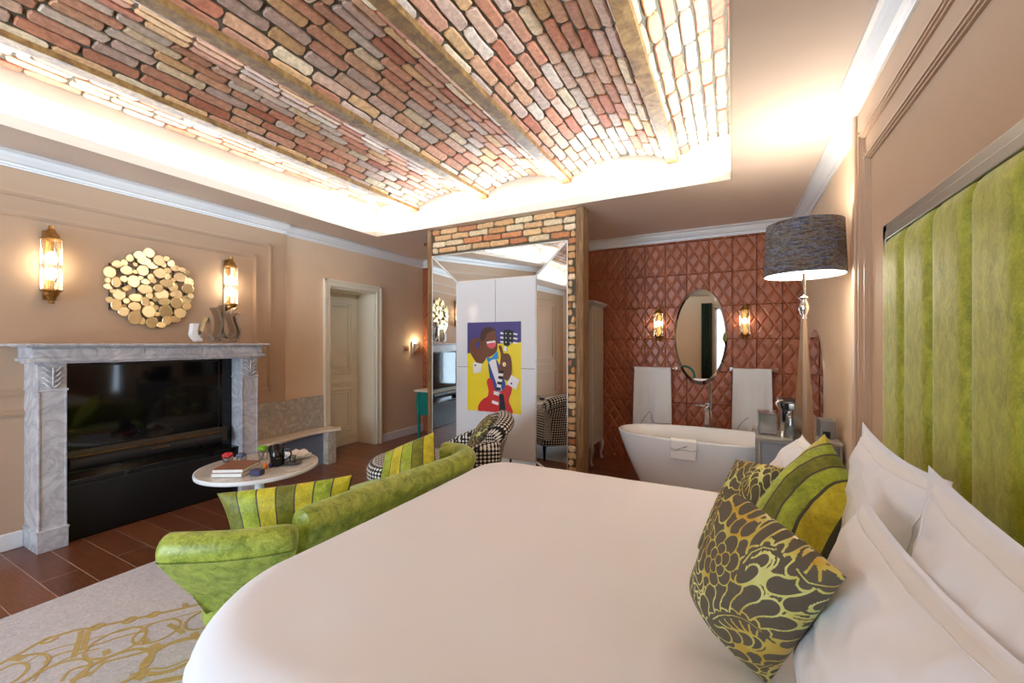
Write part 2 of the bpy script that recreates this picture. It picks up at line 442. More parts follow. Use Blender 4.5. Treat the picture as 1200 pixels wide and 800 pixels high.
# vaults
ZS = 2.99; RISE = .13; beams = [-3.33, -2.37, -1.43, -.46]
spans = [(-4.29, -3.33), (-3.33, -2.37), (-2.37, -1.43), (-1.43, -.46), (-.46, .50)]
for si, (sa, sb) in enumerate(spans):
    w = (sb-sa)/2; mid = (sa+sb)/2; rad = (w*w+RISE*RISE)/(2*RISE); th = math.asin(w/rad); zc = ZS+RISE-rad
    def vf(s, y, h, mid=mid, rad=rad, zc=zc): # s arc-length from mid
        a = s/rad; q = rad-h
        return (mid+q*math.sin(a), y, zc+q*math.cos(a))
    arc = th*rad
    s0 = max(-arc, (rx0-mid)) if si == 0 else -arc
    s1 = min(arc, (rx1-mid)*1.005) if si == 4 else arc
    mb = MB()
    mb.grid(lambda u, v: vf(s0+(s1-s0)*u, ry0+(ry1-ry0)*v, 0), 24, 1)
    nr = max(1, round((s1-s0)/.079)); rh = (s1-s0)/nr
    for k in range(nr):
        y = ry0-R.uniform(0, .2)+(.12 if k % 2 else 0)
        while y < ry1:
            L = R.choice((.20, .235, .245, .25, .26))
            a, b = max(y, ry0+.004), min(y+L, ry1-.004)
            if b-a > .05:
                brick(mb, lambda p, q, h: vf(q, p, h), a, b, s0+k*rh+.007, s0+(k+1)*rh-.007, 1, PAL)
            y += L+.013
    o = mb.build('ceiling_vault', ['mortar', 'brick'], smooth=False); o['kind'] = 'structure'
for k, x in enumerate(beams):
    struct(MB().box(x-.045, x+.045, ry0, ry1, ZS-.028, ZS+.012).box(x-.006, x+.006, ry0, ry1, ZS+.01, ZS+.1).build('trim_%d' % (k+1), 'rust', bevel=.004))

# walls
w = MB()   # right
w.box(XRN, XRN+.2, YN-.1, YS, 0, H); w.box(XR, XR+.14, YS, YB+.1, 0, H, mi=1)
struct(w.build('wall_right', ['taupe', 'cream']))
w = MB()   # left, with door opening
DY0, DY1, DZ = 3.49, 4.25, 2.10
w.box(XL-.55, XL, YN-.1, YLS, 0, H); w.box(XL2-.51, XL2, YLS, DY0, 0, H, mi=1)
w.box(XL2-.51, XL2, DY1, YB+.1, 0, H, mi=1); w.box(XL2-.51, XL2, DY0, DY1, DZ, H, mi=1)
struct(w.build('wall_left', ['taupe', 'cream']))
struct(MB().box(XL2-.5, XR+.14, YB, YB+.12, 0, H).build('wall_back', 'quilt'))
# near wall with two windows (behind the camera)
W1 = (-.42, .5); W2 = (-3.5, -1.7); WZ0, WZ1 = .25, 2.35
w = MB(); xs = [XL-.5, W2[0], W2[1], W1[0], W1[1], XR+.14]
for i in (0, 2, 4): w.box(xs[i], xs[i+1], YN-.14, YN, 0, H)
for i in (1, 3): w.box(xs[i], xs[i+1], YN-.14, YN, 0, WZ0); w.box(xs[i], xs[i+1], YN-.14, YN, WZ1, H)
struct(w.build('wall_near', 'cream'))
for k, (a, b) in enumerate((W1, W2)):
    r = bpy.data.objects.new('window_%d' % (k+1), None); COL.objects.link(r); r.location = ((a+b)/2, YN-.07, WZ0); r['kind'] = 'structure'
    f = MB(); t = .05
    f.box(a, a+t, YN-.1, YN-.04, WZ0, WZ1); f.box(b-t, b, YN-.1, YN-.04, WZ0, WZ1); f.box(a, b, YN-.1, YN-.04, WZ0, WZ0+t); f.box(a, b, YN-.1, YN-.04, WZ1-t, WZ1)
    m_ = (a+b)/2; f.box(m_-.03, m_+.03, YN-.1, YN-.04, WZ0, WZ1)
    f.build('window_frame', 'white', r)
    MB().box(a+.02, b-.02, YN-.072, YN-.068, WZ0+.02, WZ1-.02).build('window_pane', 'pane', r)

# cornices (profile sweep along a straight run)
def cornice(name, p0, p1, nrm):
    """p0,p1: plan points on the wall line; nrm: plan direction into the room"""
    prof = [(0, 0), (.095, 0), (.095, -.018), (.078, -.024), (.066, -.045), (.04, -.072), (.022, -.08), (.022, -.092), (.012, -.096), (.012, -.106), (0, -.106)]
    vs = []
    for p in (p0, p1):
        for d, z in prof: vs.append((p[0]+nrm[0]*d, p[1]+nrm[1]*d, H+z))
    n = len(prof)
    fs = [(i, (i+1) % n, n+(i+1) % n, n+i) for i in range(n)]+[tuple(range(n)), tuple(range(2*n-1, n-1, -1))]
    return struct(MB().add(vs, fs).build(name, 'white'))
cornice('trim_5', (XL, YN), (XL, YLS), (1, 0)); cornice('trim_6', (XL2, YLS), (XL2, YB), (1, 0))
cornice('trim_7', (XL2, YB), (XR, YB), (0, -1)); cornice('trim_8', (XRN, YN), (XRN, YS), (-1, 0)); cornice('trim_9', (XR, YS), (XR, YB), (-1, 0))
# baseboards
def base(name, x0, x1, y0, y1):
    struct(MB().box(x0, x1, y0, y1, 0, .115).build(name, 'white', bevel=.006))
base('baseboard_left', XL, XL+.018, YN, .98); base('baseboard_left_far', XL2, XL2+.018, 4.35, YB)
base('baseboard_right', XRN-.018, XRN, YN, .1); base('baseboard_right_far', XR-.018, XR, YS, YB)
# wall panel mouldings
def mould_run(mb, a, b, X, sgn, horiz):
    """moulding strip between (y,z) a and b on plane X, protruding sgn"""
    (y0, z0), (y1, z1) = a, b
    for wd, pr in ((.021, .010), (.013, .018), (.005, .024)):
        if horiz: mb.box(min(X, X+sgn*pr), max(X, X+sgn*pr), y0-.021, y1+.021, z0-wd, z0+wd)
        else: mb.box(min(X, X+sgn*pr), max(X, X+sgn*pr), y0-wd, y0+wd, z0-.021, z1+.021)
tn = [10]
def frame_mould(X, sgn, y0, y1, z0, z1):
    mb = MB()
    mould_run(mb, (y0, z0), (y1, z0), X, sgn, True); mould_run(mb, (y0, z1), (y1, z1), X, sgn, True)
    mould_run(mb, (y0, z0), (y0, z1), X, sgn, False); mould_run(mb, (y1, z0), (y1, z1), X, sgn, False)
    struct(mb.build('trim_%d' % tn[0], 'taupe_trim')); tn[0] += 1
frame_mould(XL, 1, -1.6, 2.72, .92, 2.43); frame_mould(XL, 1, -1.45, 2.57, 1.06, 2.29); frame_mould(XL, 1, -1.6, .80, .22, .74)
frame_mould(XRN, -1, -1.5, 2.66, .3, 2.43); frame_mould(XRN, -1, -1.35, 2.55, .44, 2.29)
# slim pilaster edge strip at the wall step
struct(MB().box(XRN-.012, XRN, YS-.05, YS, 0, H-.1).box(XRN, XR, YS, YS+.012, 0, H-.1).build('trim_%d' % tn[0], 'taupe_trim', bevel=.003)); tn[0] += 1

# ---- door
dr = bpy.data.objects.new('door_1', None); COL.objects.link(dr); dr.location = (XL2, 3.87, 0); dr['kind'] = 'structure'
f = MB(); cw = .085
f.box(XL2, XL2+.03, DY0-cw, DY0, 0, DZ+cw); f.box(XL2, XL2+.03, DY1, DY1+cw, 0, DZ+cw); f.box(XL2, XL2+.03, DY0, DY1, DZ, DZ+cw)
f.box(XL2+.03, XL2+.04, DY0-cw, DY0-cw+.03, 0, DZ+cw); f.box(XL2+.03, XL2+.04, DY1+cw-.03, DY1+cw, 0, DZ+cw); f.box(XL2+.03, XL2+.04, DY0-cw, DY1+cw, DZ+cw-.03, DZ+cw)
f.build('door_frame', 'door', dr, bevel=.004)
XD = XL2-.34
f = MB(); f.box(XD, XL2, DY0, DY0+.02, 0, DZ); f.box(XD, XL2, DY1-.02, DY1, 0, DZ); f.box(XD, XL2, DY0, DY1, DZ-.02, DZ)
f.build('door_reveal', 'door', dr)
f = MB(); f.box(XD-.04, XD, DY0, DY1, 0.005, DZ)
def panel(z0, z1):
    y0, y1 = DY0+.12, DY1-.12
    for i, (ins, pr) in enumerate(((0, .012), (.02, .006), (.045, .014))):
        if i == 1: continue
        a, b, c_, d = y0+ins, y1-ins, z0+ins, z1-ins
        t = .018
        f.box(XD, XD+pr, a, b, c_, c_+t); f.box(XD, XD+pr, a, b, d-t, d); f.box(XD, XD+pr, a, a+t, c_, d); f.box(XD, XD+pr, b-t, b, c_, d)
    f.box(XD, XD+.008, y0+.09, y1-.09, z0+.09, z1-.09)
panel(.2, .78); panel(.98, 1.96); f.box(XD, XD+.012, DY0, DY1, .86, .90); f.box(XD, XD+.02, DY0+.02, DY1-.02, 0.005, .12)
f.build('door_leaf', 'door', dr, bevel=.003)

# ---------------------------------------------------------------- brick partition
PX0, PX1, PY0, PY1 = -3.12, -1.25, 3.84, 3.98
MX0, MX1, MZ1 = -3.06, -1.415, 2.395
pw = MB(); pw.box(PX0+.05, PX1-.06, PY0+.012, PY1, 0, H, mi=0)
def pf(a, z, h): return (a, PY0+.012-h, z)
nr = 39; rh = H/nr
for k in range(nr):
    x = PX0+.055-R.uniform(0, .1)-(.11 if k % 2 else 0); z0, z1 = k*rh+.006, (k+1)*rh-.006
    while x < PX1-.065:
        L = R.choice((.2, .22, .235)); a, b = max(x, PX0+.055), min(x+L, PX1-.082)
        if z1 > .03 and z0 < MZ1-.03:   # beside the mirror
            if a < MX0 < b: b = MX0+.0
            if a < MX1 < b: a = MX1+.006
            if a >= MX0 and b <= MX1: x += L+.012; continue
        if b-a > .03: brick(pw, pf, a, b, z0, z1, 1, PAL2, .016)
        x += L+.012
pw = pw.build('brick_partition', ['mortar', 'brick']); struct(pw)
pw.name = 'wall_partition'
struct(MB().box(PX1-.075, PX1, PY0-.02, PY1+.01, 0, H).build('trim_30', 'post', bevel=.006))
struct(MB().box(PX0, PX0+.06, PY0-.02, PY1+.01, 0, H).build('trim_31', 'post', bevel=.006))
# faceted mirror
mr = thing('wall_mirror', 'large faceted mirror with mitred borders on the brick partition', 'mirror', ((MX0+MX1)/2, PY0, .0))
IX0, IX1, IZ1 = -2.725, -1.757, 2.08; MZ0, IZ0 = .03, .2; YO = PY0-.006; YI = PY0+.010
O = [(MX0, MZ0), (MX1, MZ0), (MX1, MZ1), (MX0, MZ1)]; I = [(IX0, IZ0), (IX1, IZ0), (IX1, IZ1), (IX0, IZ1)]
for k in range(4):
    a, b = O[k], O[(k+1) % 4]; c_, d = I[(k+1) % 4], I[k]
    vs = [(a[0], YO, a[1]), (b[0], YO, b[1]), (c_[0], YI, c_[1]), (d[0], YI, d[1])]
    vs += [(x, PY0+.0115, z) for x, y, z in vs]
    MB().add(vs, [(0, 1, 2, 3), (4, 7, 6, 5), (0, 4, 5, 1), (1, 5, 6, 2), (2, 6, 7, 3), (3, 7, 4, 0)]).build('mirror_facet', 'mirror', mr)
e = MB()
for k in range(4):
    o_, i_ = O[k], I[k]
    e.tube([(o_[0], YO-.001, o_[1]), (i_[0], YI-.001, i_[1])], .011, 6)
    o2, i2 = O[(k+1) % 4], I[(k+1) % 4]
    e.tube([(o_[0], YO, o_[1]), (o2[0], YO, o2[1])], .007, 6); e.tube([(i_[0], YI, i_[1]), (i2[0], YI, i2[1])], .009, 6)
e.build('mirror_edging', plain('bevelled glass edge', srgb(238, 238, 232), .2, var=0), mr, smooth=True)
YP = PY0+.0
f = MB(); mx = (IX0+IX1)/2+.02; g = .0025; zs = 1.14
for a, b in ((IX0+.004, mx-g), (mx+g, IX1-.004)):
    for c_, d in ((IZ0+.004, zs-g), (zs+g, IZ1-.004)): f.box(a, b, YP-.004, YP+.011, c_, d)
f.build('center_panel', 'white_gloss', mr, bevel=.001)
# poster on the panel
AX0, AX1, AZ0, AZ1 = -2.575, -1.916, .668, 1.625
def art(poly, layer, mi, mb):
    pts = [(AX0+(x-110)/252*(AX1-AX0), AZ1-(y-228)/420*(AZ1-AZ0)) for x, y in poly]
    mb.prism(pts, 'y', YP-.006-.0006*layer, YP-.0055-.0006*layer+.0003, mi)
def ell(cx, cy, rx, ry, n=20, rot=0): return [(cx+rx*math.cos(2*PI*i/n)*math.cos(rot)-ry*math.sin(2*PI*i/n)*math.sin(rot), cy+rx*math.cos(2*PI*i/n)*math.sin(rot)+ry*math.sin(2*PI*i/n)*math.cos(rot)) for i in range(n)]
def sm(poly, n=4):
    P = [Vector((x, y, 0)) for x, y in poly]; P = P+P[:3]; out = []
    for i in range(len(poly)):
        a, b, c_, d = P[i], P[i+1], P[i+2], P[i+3]
        for k in range(n):
            t = k/n; v = .5*((2*b)+(-a+c_)*t+(2*a-5*b+4*c_-d)*t*t+(-a+3*b-3*c_+d)*t**3); out.append((v.x, v.y))
    return out
p = MB(); names = ['yellow', 'purple', 'skin', 'hair', 'pred', 'pblue', 'pnavy', 'pwhite', 'pblack', 'ppink']
Mi = {k: i for i, k in enumerate(names)}
art([(110, 228), (362, 228), (362, 648), (110, 648)], -1, Mi['yellow'], p)
art([(110, 228), (362, 228), (362, 322), (250, 330), (235, 366), (165, 380), (135, 371), (110, 376)], 0, Mi['purple'], p)
art(sm([(212, 408), (248, 400), (280, 470), (292, 540), (240, 545), (222, 500)]), 1, Mi['pnavy'], p)
art([(214, 412), (246, 396), (276, 545), (262, 545)], 2, Mi['pwhite'], p)
art(sm([(120, 330), (142, 302), (170, 305), (192, 345), (206, 385), (184, 424), (160, 422), (140, 398), (122, 366)]), 3, Mi['skin'], p)
art(sm([(176, 300), (190, 262), (216, 252), (244, 266), (250, 300), (256, 332), (250, 366), (228, 386), (204, 392), (184, 360)]), 4, Mi['skin'], p)
art(sm([(172, 300), (184, 262), (216, 250), (246, 264), (232, 270), (208, 282), (194, 310), (184, 320)]), 5, Mi['hair'], p)
art(sm([(158, 322), (168, 318), (172, 346), (160, 352), (152, 338)]), 6, Mi['purple'], p)
art([(204, 320), (244, 314), (248, 326), (208, 332)], 6, Mi['pwhite'], p)
art(sm([(208, 330), (246, 324), (246, 342), (228, 352), (212, 344)]), 7, Mi['ppink'], p)
art([(202, 392), (226, 398), (256, 362), (260, 398), (228, 404), (214, 420)], 7, Mi['pblue'], p)
art([(138, 416), (184, 424), (178, 464), (140, 470)], 5, Mi['pwhite'], p); art(ell(150, 432, 4, 5, 8), 6, Mi['pblack'], p)
art(sm([(206, 510), (216, 490), (232, 498), (242, 538), (262, 552), (284, 540), (298, 518), (320, 522), (320, 548), (308, 588), (320, 620), (325, 646), (290, 647), (245, 647), (200, 647), (165, 646), (168, 616), (188, 590), (210, 574), (214, 544)], 4), 8, Mi['pred'], p)
art([(262, 560), (284, 560), (292, 612), (294, 640), (278, 652), (264, 636), (268, 596)], 10, Mi['pblack'], p)
art([(240, 548), (270, 556), (268, 572), (238, 564)], 10, Mi['pwhite'], p); art([(232, 592), (262, 600), (260, 614), (230, 606)], 10, Mi['pwhite'], p)
art(sm([(262, 340), (276, 342), (284, 372), (306, 374), (318, 396), (322, 440), (318, 478), (300, 498), (276, 480), (260, 452), (268, 420), (272, 380)]), 11, Mi['skin'], p)
art([(320, 470), (356, 492), (340, 536), (300, 514)], 12, Mi['pwhite'], p); art(ell(320, 510, 4, 5, 8), 13, Mi['pblack'], p)
for i in range(7):
    y = 452+i*13; dx = -i*2.2
    art([(266+dx, y), (286+dx, y+2), (284+dx, y+14), (264+dx, y+12)], 12, Mi['pblack' if i % 2 == 0 else 'pwhite'], p)
art([(288, 342), (302, 342), (300, 364), (286, 362)], 12, Mi['pwhite'], p)
art(ell(288, 424, 8, 10, 10), 13, Mi['pwhite'], p); art(ell(288, 424, 5, 7, 10), 14, Mi['yellow'], p)
art([(284, 268), (310, 264), (330, 272), (326, 320), (304, 342), (286, 336)], 12, Mi['pblack'], p)
for i in range(3):
    y = 276+i*20
    art([(270, y), (284, y+2), (284, y+10), (270, y+8)], 12, Mi['pwhite'], p); art([(330, y+4), (348, y+8), (346, y+15), (328, y+11)], 12, Mi['pwhite'], p)
    art(ell(296, y+6, 3, 3, 8), 13, Mi['pwhite'], p); art(ell(316, y+8, 3, 3, 8), 13, Mi['pwhite'], p)
tag(p.build('art_poster', names), 'yellow and purple poster of a guitarist with a red guitar on white panels', 'poster')

# ---------------------------------------------------------------- fireplace surround
fp = thing('fireplace_surround', 'white veined marble fireplace surround framing the black television niche', 'fireplace', (XL, 1.68, 0))
FY0, FY1 = .985, 2.44; FX = -4.08
L1, L2 = 1.125, 2.29
def leg(y0, y1):
    m = MB(); m.box(XL, FX, y0, y1, 0, 1.26)
    m.box(FX, FX+.006, y0-.0, y0+.012, .12, 1.08); m.box(FX, FX+.006, y1-.012, y1, .12, 1.08)
    m.box(XL, FX+.012, y0-.006, y1+.006, 0, .13); m.box(XL, FX+.018, y0-.01, y1+.01, .13, .145)
    m.box(XL, FX+.014, y0-.006, y1+.006, 1.075, 1.09)
    return m.build('leg', 'marble', fp, bevel=.003)
leg(FY0, L1); leg(L2, FY1)
for ym in ((FY0+L1)/2, (L2+FY1)/2):   # carved acanthus brackets
    m = MB()
    for sgn in (-1, 1):
        for i in range(4):
            z = 1.10+i*.035
            pts = [(FX+.008, ym+sgn*.004, z-.0), (FX+.016, ym+sgn*.022, z+.012), (FX+.014, ym+sgn*.038, z+.032), (FX+.006, ym+sgn*.05, z+.03)]
            m.tube(spline(pts, 5), lambda t: .009*(1-t*.6), 6)
    m.tube([(FX+.01, ym, 1.095), (FX+.016, ym, 1.16), (FX+.02, ym, 1.235)], .007, 6)
    m.build('carved_bracket', 'marble', fp, smooth=True)
m = MB(); m.box(XL, FX+.02, FY0-.02, FY1+.02, 1.26, 1.275); m.box(XL, FX+.045, FY0-.045, FY1+.045, 1.275, 1.30)
m.box(XL, FX+.03, FY0-.03, FY1+.03, 1.30, 1.372); m.box(XL, FX+.06, FY0-.06, FY1+.02, 1.372, 1.380)
for y0, y1 in ((FY0-.02, FY0+.28), (FY0+.30, FY0+.56), (FY0+.58, FY1-.5), (FY1-.48, FY1-.26), (FY1-.24, FY1+.02)):
    m.box(FX+.03, FX+.034, y0, y1, 1.312, 1.362)
m.build('frieze', 'marble', fp, bevel=.004)
MB().box(XL, FX+.085, FY0-.115, FY1+.07, 1.380, 1.398).build('mantel_shelf', 'marble', fp, bevel=.006)
# black console insert
ci = thing('media_niche', 'gloss black panelled niche built into the fireplace opening', 'media unit', (XL, 1.7, 0))
m = MB(); m.box(XL, FX-.05, L1, L2, 0, .40); m.box(XL, FX-.16, L1, L2, .40, 1.26); m.box(XL, FX-.045, L1, L2, .40, .43)
m.build('back_panel', 'blackgloss', ci, bevel=.002)
MB().box(FX-.049, FX-.042, L1+.01, L2-.01, .01, .385).build('front_flap', plain('black satin flap', srgb(14, 14, 17), .3, var=0), ci, bevel=.003)
tv = thing('television', 'large flat black television screen inside the marble fireplace', 'television', (FX-.15, 1.6, .6))
MB().box(FX-.158, FX-.12, L1+.012, 2.16, .62, 1.245).build('bezel', plain('tv bezel', srgb(20, 18, 20), .3, var=0), tv, bevel=.003)
MB().box(FX-.12, FX-.118, L1+.022, 2.15, .632, 1.235).build('screen', 'blackgloss', tv)
sb = thing('soundbar', 'long black soundbar with brass trim below the television', 'speaker', (FX-.06, 1.62, .5))
m = MB(); m.grid(lambda u, v: (FX-.085+.045*math.cos(u*2*PI), L1+.03+v*.99, .535+.05*math.sin(u*2*PI)), 20, 8, cu=True)
m.prism([(FX-.085+.045*math.cos(k*PI/10), .535+.05*math.sin(k*PI/10)) for k in range(20)], 'y', L1+.028, L1+.031); m.prism([(FX-.085+.045*math.cos(k*PI/10), .535+.05*math.sin(k*PI/10)) for k in range(20)], 'y', L1+1.019, L1+1.023)
m.build('speaker_body', 'blackmatte', sb, smooth=True)
MB().box(FX-.118, FX-.075, L1+.03, L1+1.02, .583, .588).build('top_strip', 'brass', sb); MB().box(FX-.041, FX-.036, 1.62, 1.74, .55, .556).build('badge', 'brass', sb)
MB().box(FX-.118, FX-.10, L1+.01, L1+1.09, .50, .625).build('mounting_plate', plain('bronze plate', srgb(92, 84, 70), .35, .8, var=.05), sb, bevel=.002)

# sconces, left wall
def art_sconce(loc, sx, height, label, group, wallx=True, dim=False):
    t = thing('wall_sconce', label, 'wall light', loc, group)
    x, y, z = loc; h = height; r = sx
    hb = h*.32
    MB().lathe([(r*.93, -hb), (r*.93, hb)], (x, y, z), 24).build('inner_glass', 'glass', t, smooth=True)
    m = MB()
    for k in range(22):
        a = 2*PI*k/22; px, py = x+r*math.cos(a), y+r*math.sin(a)
        m.tube([(px, py, z-hb), (px, py, z+hb)], r*.085, 6)
    m.build('glass_rods', 'glass', t, smooth=True)
    for s_ in (-.11, .09) if not dim else (0.03,):
        MB().lathe([(0, -.045*h/.55), (r*.42, -.03*h/.55), (r*.55, 0), (r*.42, .03*h/.55), (0, .045*h/.55)], (x, y, z+s_*h), 16).build('bulb', 'bulb', t, smooth=True)
    for s_ in (1, -1):
        m = MB(); pr = [(r*1.12, hb), (r*1.12, hb+.05*r/.05*.2), (r*.85, hb+.02), (r*.78, hb+.28*(h/2-hb)+.01), (r*.55, hb+.5*(h/2-hb)), (r*.42, hb+.75*(h/2-hb)), (r*.3, hb+.8*(h/2-hb)), (r*.32, h/2)]
        m.lathe([(a, b*s_) for a, b in pr], (x, y, z), 10)
        m.build('brass_cap', 'brass', t)
    if wallx: MB().box(x-.065, x-.04, y-.03, y+.03, z-h*.45, z+h*.45).build('back_plate', 'brass', t, bevel=.003)
    else: MB().box(x-.02, x+.02, y+.035, y+.06, z-h*.45, z+h*.45).build('back_plate', 'brass', t, bevel=.003)
    return t
sconceL = art_sconce((XL+.067, 1.10, 1.955), .05, .55, 'glass rod and brass wall light left of the gold disc wall art', 'brass and glass rod sconces over the mantel')
dup(sconceL, (XL+.067, 2.30, 1.955), 'glass rod and brass wall light right of the gold disc wall art', 'brass and glass rod sconces over the mantel')
sconceB = art_sconce((-.775, YB-.062, 1.62), .045, .40, 'small glass and brass wall light left of the oval mirror', 'small sconces beside the oval mirror', wallx=False, dim=True)
dup(sconceB, (.118, YB-.062, 1.63), 'small glass and brass wall light right of the oval mirror', 'small sconces beside the oval mirror')
def point(loc, e, col=(1, .78, .5), r=.03):
    l = bpy.data.lights.new('sconce_glow', 'POINT'); l.energy = e; l.color = col; l.shadow_soft_size = r
    o = bpy.data.objects.new('lamp_light', l); COL.objects.link(o); o.location = loc; return o

# disc wall art
da = thing('disc_wall_art', 'cluster of gold mirrored discs hung above the mantel', 'wall art', (XL, 1.68, 1.86))
discs = [(137,268,52,48),(115,338,24,22),(180,352,36,42),(128,384,38,24),(150,422,22,18),(186,205,42,30),(252,192,30,28),(295,155,30,30),(368,135,48,34),(455,112,46,38),(532,175,46,42),(405,180,52,32),(345,205,22,20),
 (592,160,26,20),(625,200,28,28),(482,215,44,28),(568,212,24,20),(262,255,46,36),(405,255,46,42),(335,268,24,18),(240,325,32,26),(330,342,50,50),(540,278,50,42),(460,310,26,28),(388,318,24,18),(425,348,36,24),(480,342,22,20),
 (605,255,32,22),(665,238,36,24),(715,250,28,18),(605,305,30,26),(705,312,48,36),(755,275,22,18),(780,350,38,34),(645,335,22,18),(590,362,54,32),(655,392,36,40),(765,405,48,38),(520,400,38,32),(425,408,56,38),(282,395,24,22),(255,405,24,20),
 (215,452,52,46),(345,478,56,32),(450,462,28,26),(560,452,54,46),(500,490,24,20),(640,452,24,20),(690,450,36,34),(790,465,24,20),(415,510,32,38),(135,495,30,26),(185,535,42,46),(262,505,26,24),(250,545,24,18),(335,548,48,34),(670,520,46,44),(755,495,42,32),
 (575,510,46,30),(445,590,52,50),(370,595,28,24),(245,590,44,38),(330,640,52,54),(470,530,28,24),(585,590,52,50),(510,612,24,18),(400,668,28,30),(475,680,48,44),(545,700,34,24),(710,600,46,44),(755,548,38,30),(590,665,36,34),(625,600,26,20),(655,655,50,26),(500,560,22,20)]
goldm = plain('gold mirror disc', srgb(232, 206, 156), .28, .9, var=.06, vs=3)
for i, (cx_, cy_, rx_, ry_) in enumerate(discs):
    px, py = 110+cx_/6.954, 280+cy_/6.954
    c0 = on_x(px, py, XL+.03); c1 = on_x(px+rx_/6.954, py, XL+.03); c2 = on_x(px, py+ry_/6.954, XL+.03)
    ry2 = abs(c1.y-c0.y); rz = abs(c2.z-c0.z)*1.08; ry2 *= 1.08; ta, tb = R.uniform(-.07, .07), R.uniform(-.07, .07); d0 = .018+.012*(i % 3)
    def dp(a, k, h): 
        yy, zz = ry2*k*math.cos(a), rz*k*math.sin(a)
        return (XL+d0+h+ta*yy+tb*zz, c0.y+yy, c0.z+zz)
    n = 20; m = MB()
    vs = [dp(2*PI*k/n, 1, -.006) for k in range(n)]+[dp(2*PI*k/n, 1, 0) for k in range(n)]+[dp(2*PI*k/n, .9, .003) for k in range(n)]
    fs = [tuple(range(n))[::-1], tuple(range(2*n, 3*n))]+[(q*n+k, q*n+(k+1) % n, (q+1)*n+(k+1) % n, (q+1)*n+k) for q in (0, 1) for k in range(n)]
    m.add(vs, fs); m.build('gold_disc', goldm, da)
m = MB()
for k in range(7):
    m.tube([(XL+.008, 1.43+k*.085, 1.60+.02*abs(k-3)), (XL+.008, 1.43+k*.085, 2.12-.03*abs(k-3))], .005, 6)
m.tube([(XL+.01, 1.44, 1.86), (XL+.01, 1.98, 1.86)], .006, 6)
m.build('wire_backing', plain('dark wire', srgb(50, 40, 34), .5, .5, var=0), da)

# mantel ornaments
def on_mantel(poly, x0, x1, sx, ox, oy):
    pts = [on_x(ox+x/10.909, oy+y/10.909, (x0+x1)/2) for x, y in poly]
    return [(q.y, max(1.3985, q.z)) for q in pts]
o1 = [(155, 315), (235, 315), (216, 400), (220, 452), (240, 470), (262, 462), (280, 540), (200, 545), (150, 490), (134, 455), (145, 395)]
m = MB(); m.prism(on_mantel(o1, FX-.04, FX+.02, 1, 210, 350), 'x', FX-.04, FX+.02)
tag(m.build('mantel_ornament', 'mantel_white', bevel=.003), 'short white curved metal ornament, leftmost on the mantel shelf', 'ornament')
def ribbon(mb, pts, wd, x0, x1):
    """flat bar following (y,z) points, wd thick, spanning x0..x1"""
    P = [Vector((0, a, b)) for a, b in pts]; n = len(P); A = []
    for i in range(n):
        t = (P[min(i+1, n-1)]-P[max(i-1, 0)]).normalized(); nn = Vector((0, -t.z, t.y)); w_ = wd(i/(n-1)) if callable(wd) else wd
        A.append((P[i]+nn*w_/2, P[i]-nn*w_/2))
    vs = []
    for a, b in A:
        for x in (x0, x1):
            vs.append((x, a.y, a.z)); vs.append((x, b.y, b.z))
    fs = []
    for i in range(n-1):
        q = i*4; fs += [(q, q+4, q+5, q+1), (q+2, q+3, q+7, q+6), (q, q+2, q+6, q+4), (q+1, q+5, q+7, q+3)]
    fs += [(0, 1, 3, 2), (4*n-4, 4*n-2, 4*n-1, 4*n-3)]
    return mb.add(vs, fs)
def mp(pts, x): return [(v.y, max(1.402, v.z)) for v in (on_x(210+a/10.909, 350+b/10.909, x) for a, b in pts)]
def sp2(pts): return [(v.x, v.y) for v in spline([(a, b, 0) for a, b in pts], 6)]
m = MB(); ribbon(m, mp(sp2([(255, 500), (275, 440), (305, 370), (330, 280), (350, 235), (370, 270), (378, 350), (390, 440), (420, 500), (440, 530)]), -4.08), .008, -4.11, -4.05)
m.prism(mp([(335, 250), (372, 250), (372, 305), (330, 310)], -4.08), 'x', -4.085, -4.075)
tag(m.build('mantel_ornament', 'chrome', bevel=.001), 'slim silver ornament with a pointed arch shape in the middle of the mantel group', 'ornament')
m = MB(); x0, x1 = -4.17, -4.07
ribbon(m, mp(sp2([(450, 110), (490, 180), (515, 260), (520, 340), (505, 430), (480, 490), (500, 540)]), -4.1), lambda t: .022, x0, x1)
ribbon(m, mp(sp2([(565, 80), (552, 200), (545, 330), (560, 440), (620, 500), (680, 470), (695, 400), (670, 300), (640, 210), (670, 160), (720, 120)]), -4.1), .012, x0, x1)
ribbon(m, mp(sp2([(760, 190), (710, 220), (712, 290), (748, 370), (762, 440), (735, 510), (690, 540)]), -4.1), .016, x0, x1)
ribbon(m, mp([(480, 535), (720, 535)], -4.1), .01, x0, x1)
tag(m.build('mantel_ornament', plain('silver plate', srgb(190, 184, 178), .2, 1, var=.05), bevel=.002), 'tall tulip shaped silver ornament with flared tips, rightmost on the mantel', 'ornament')

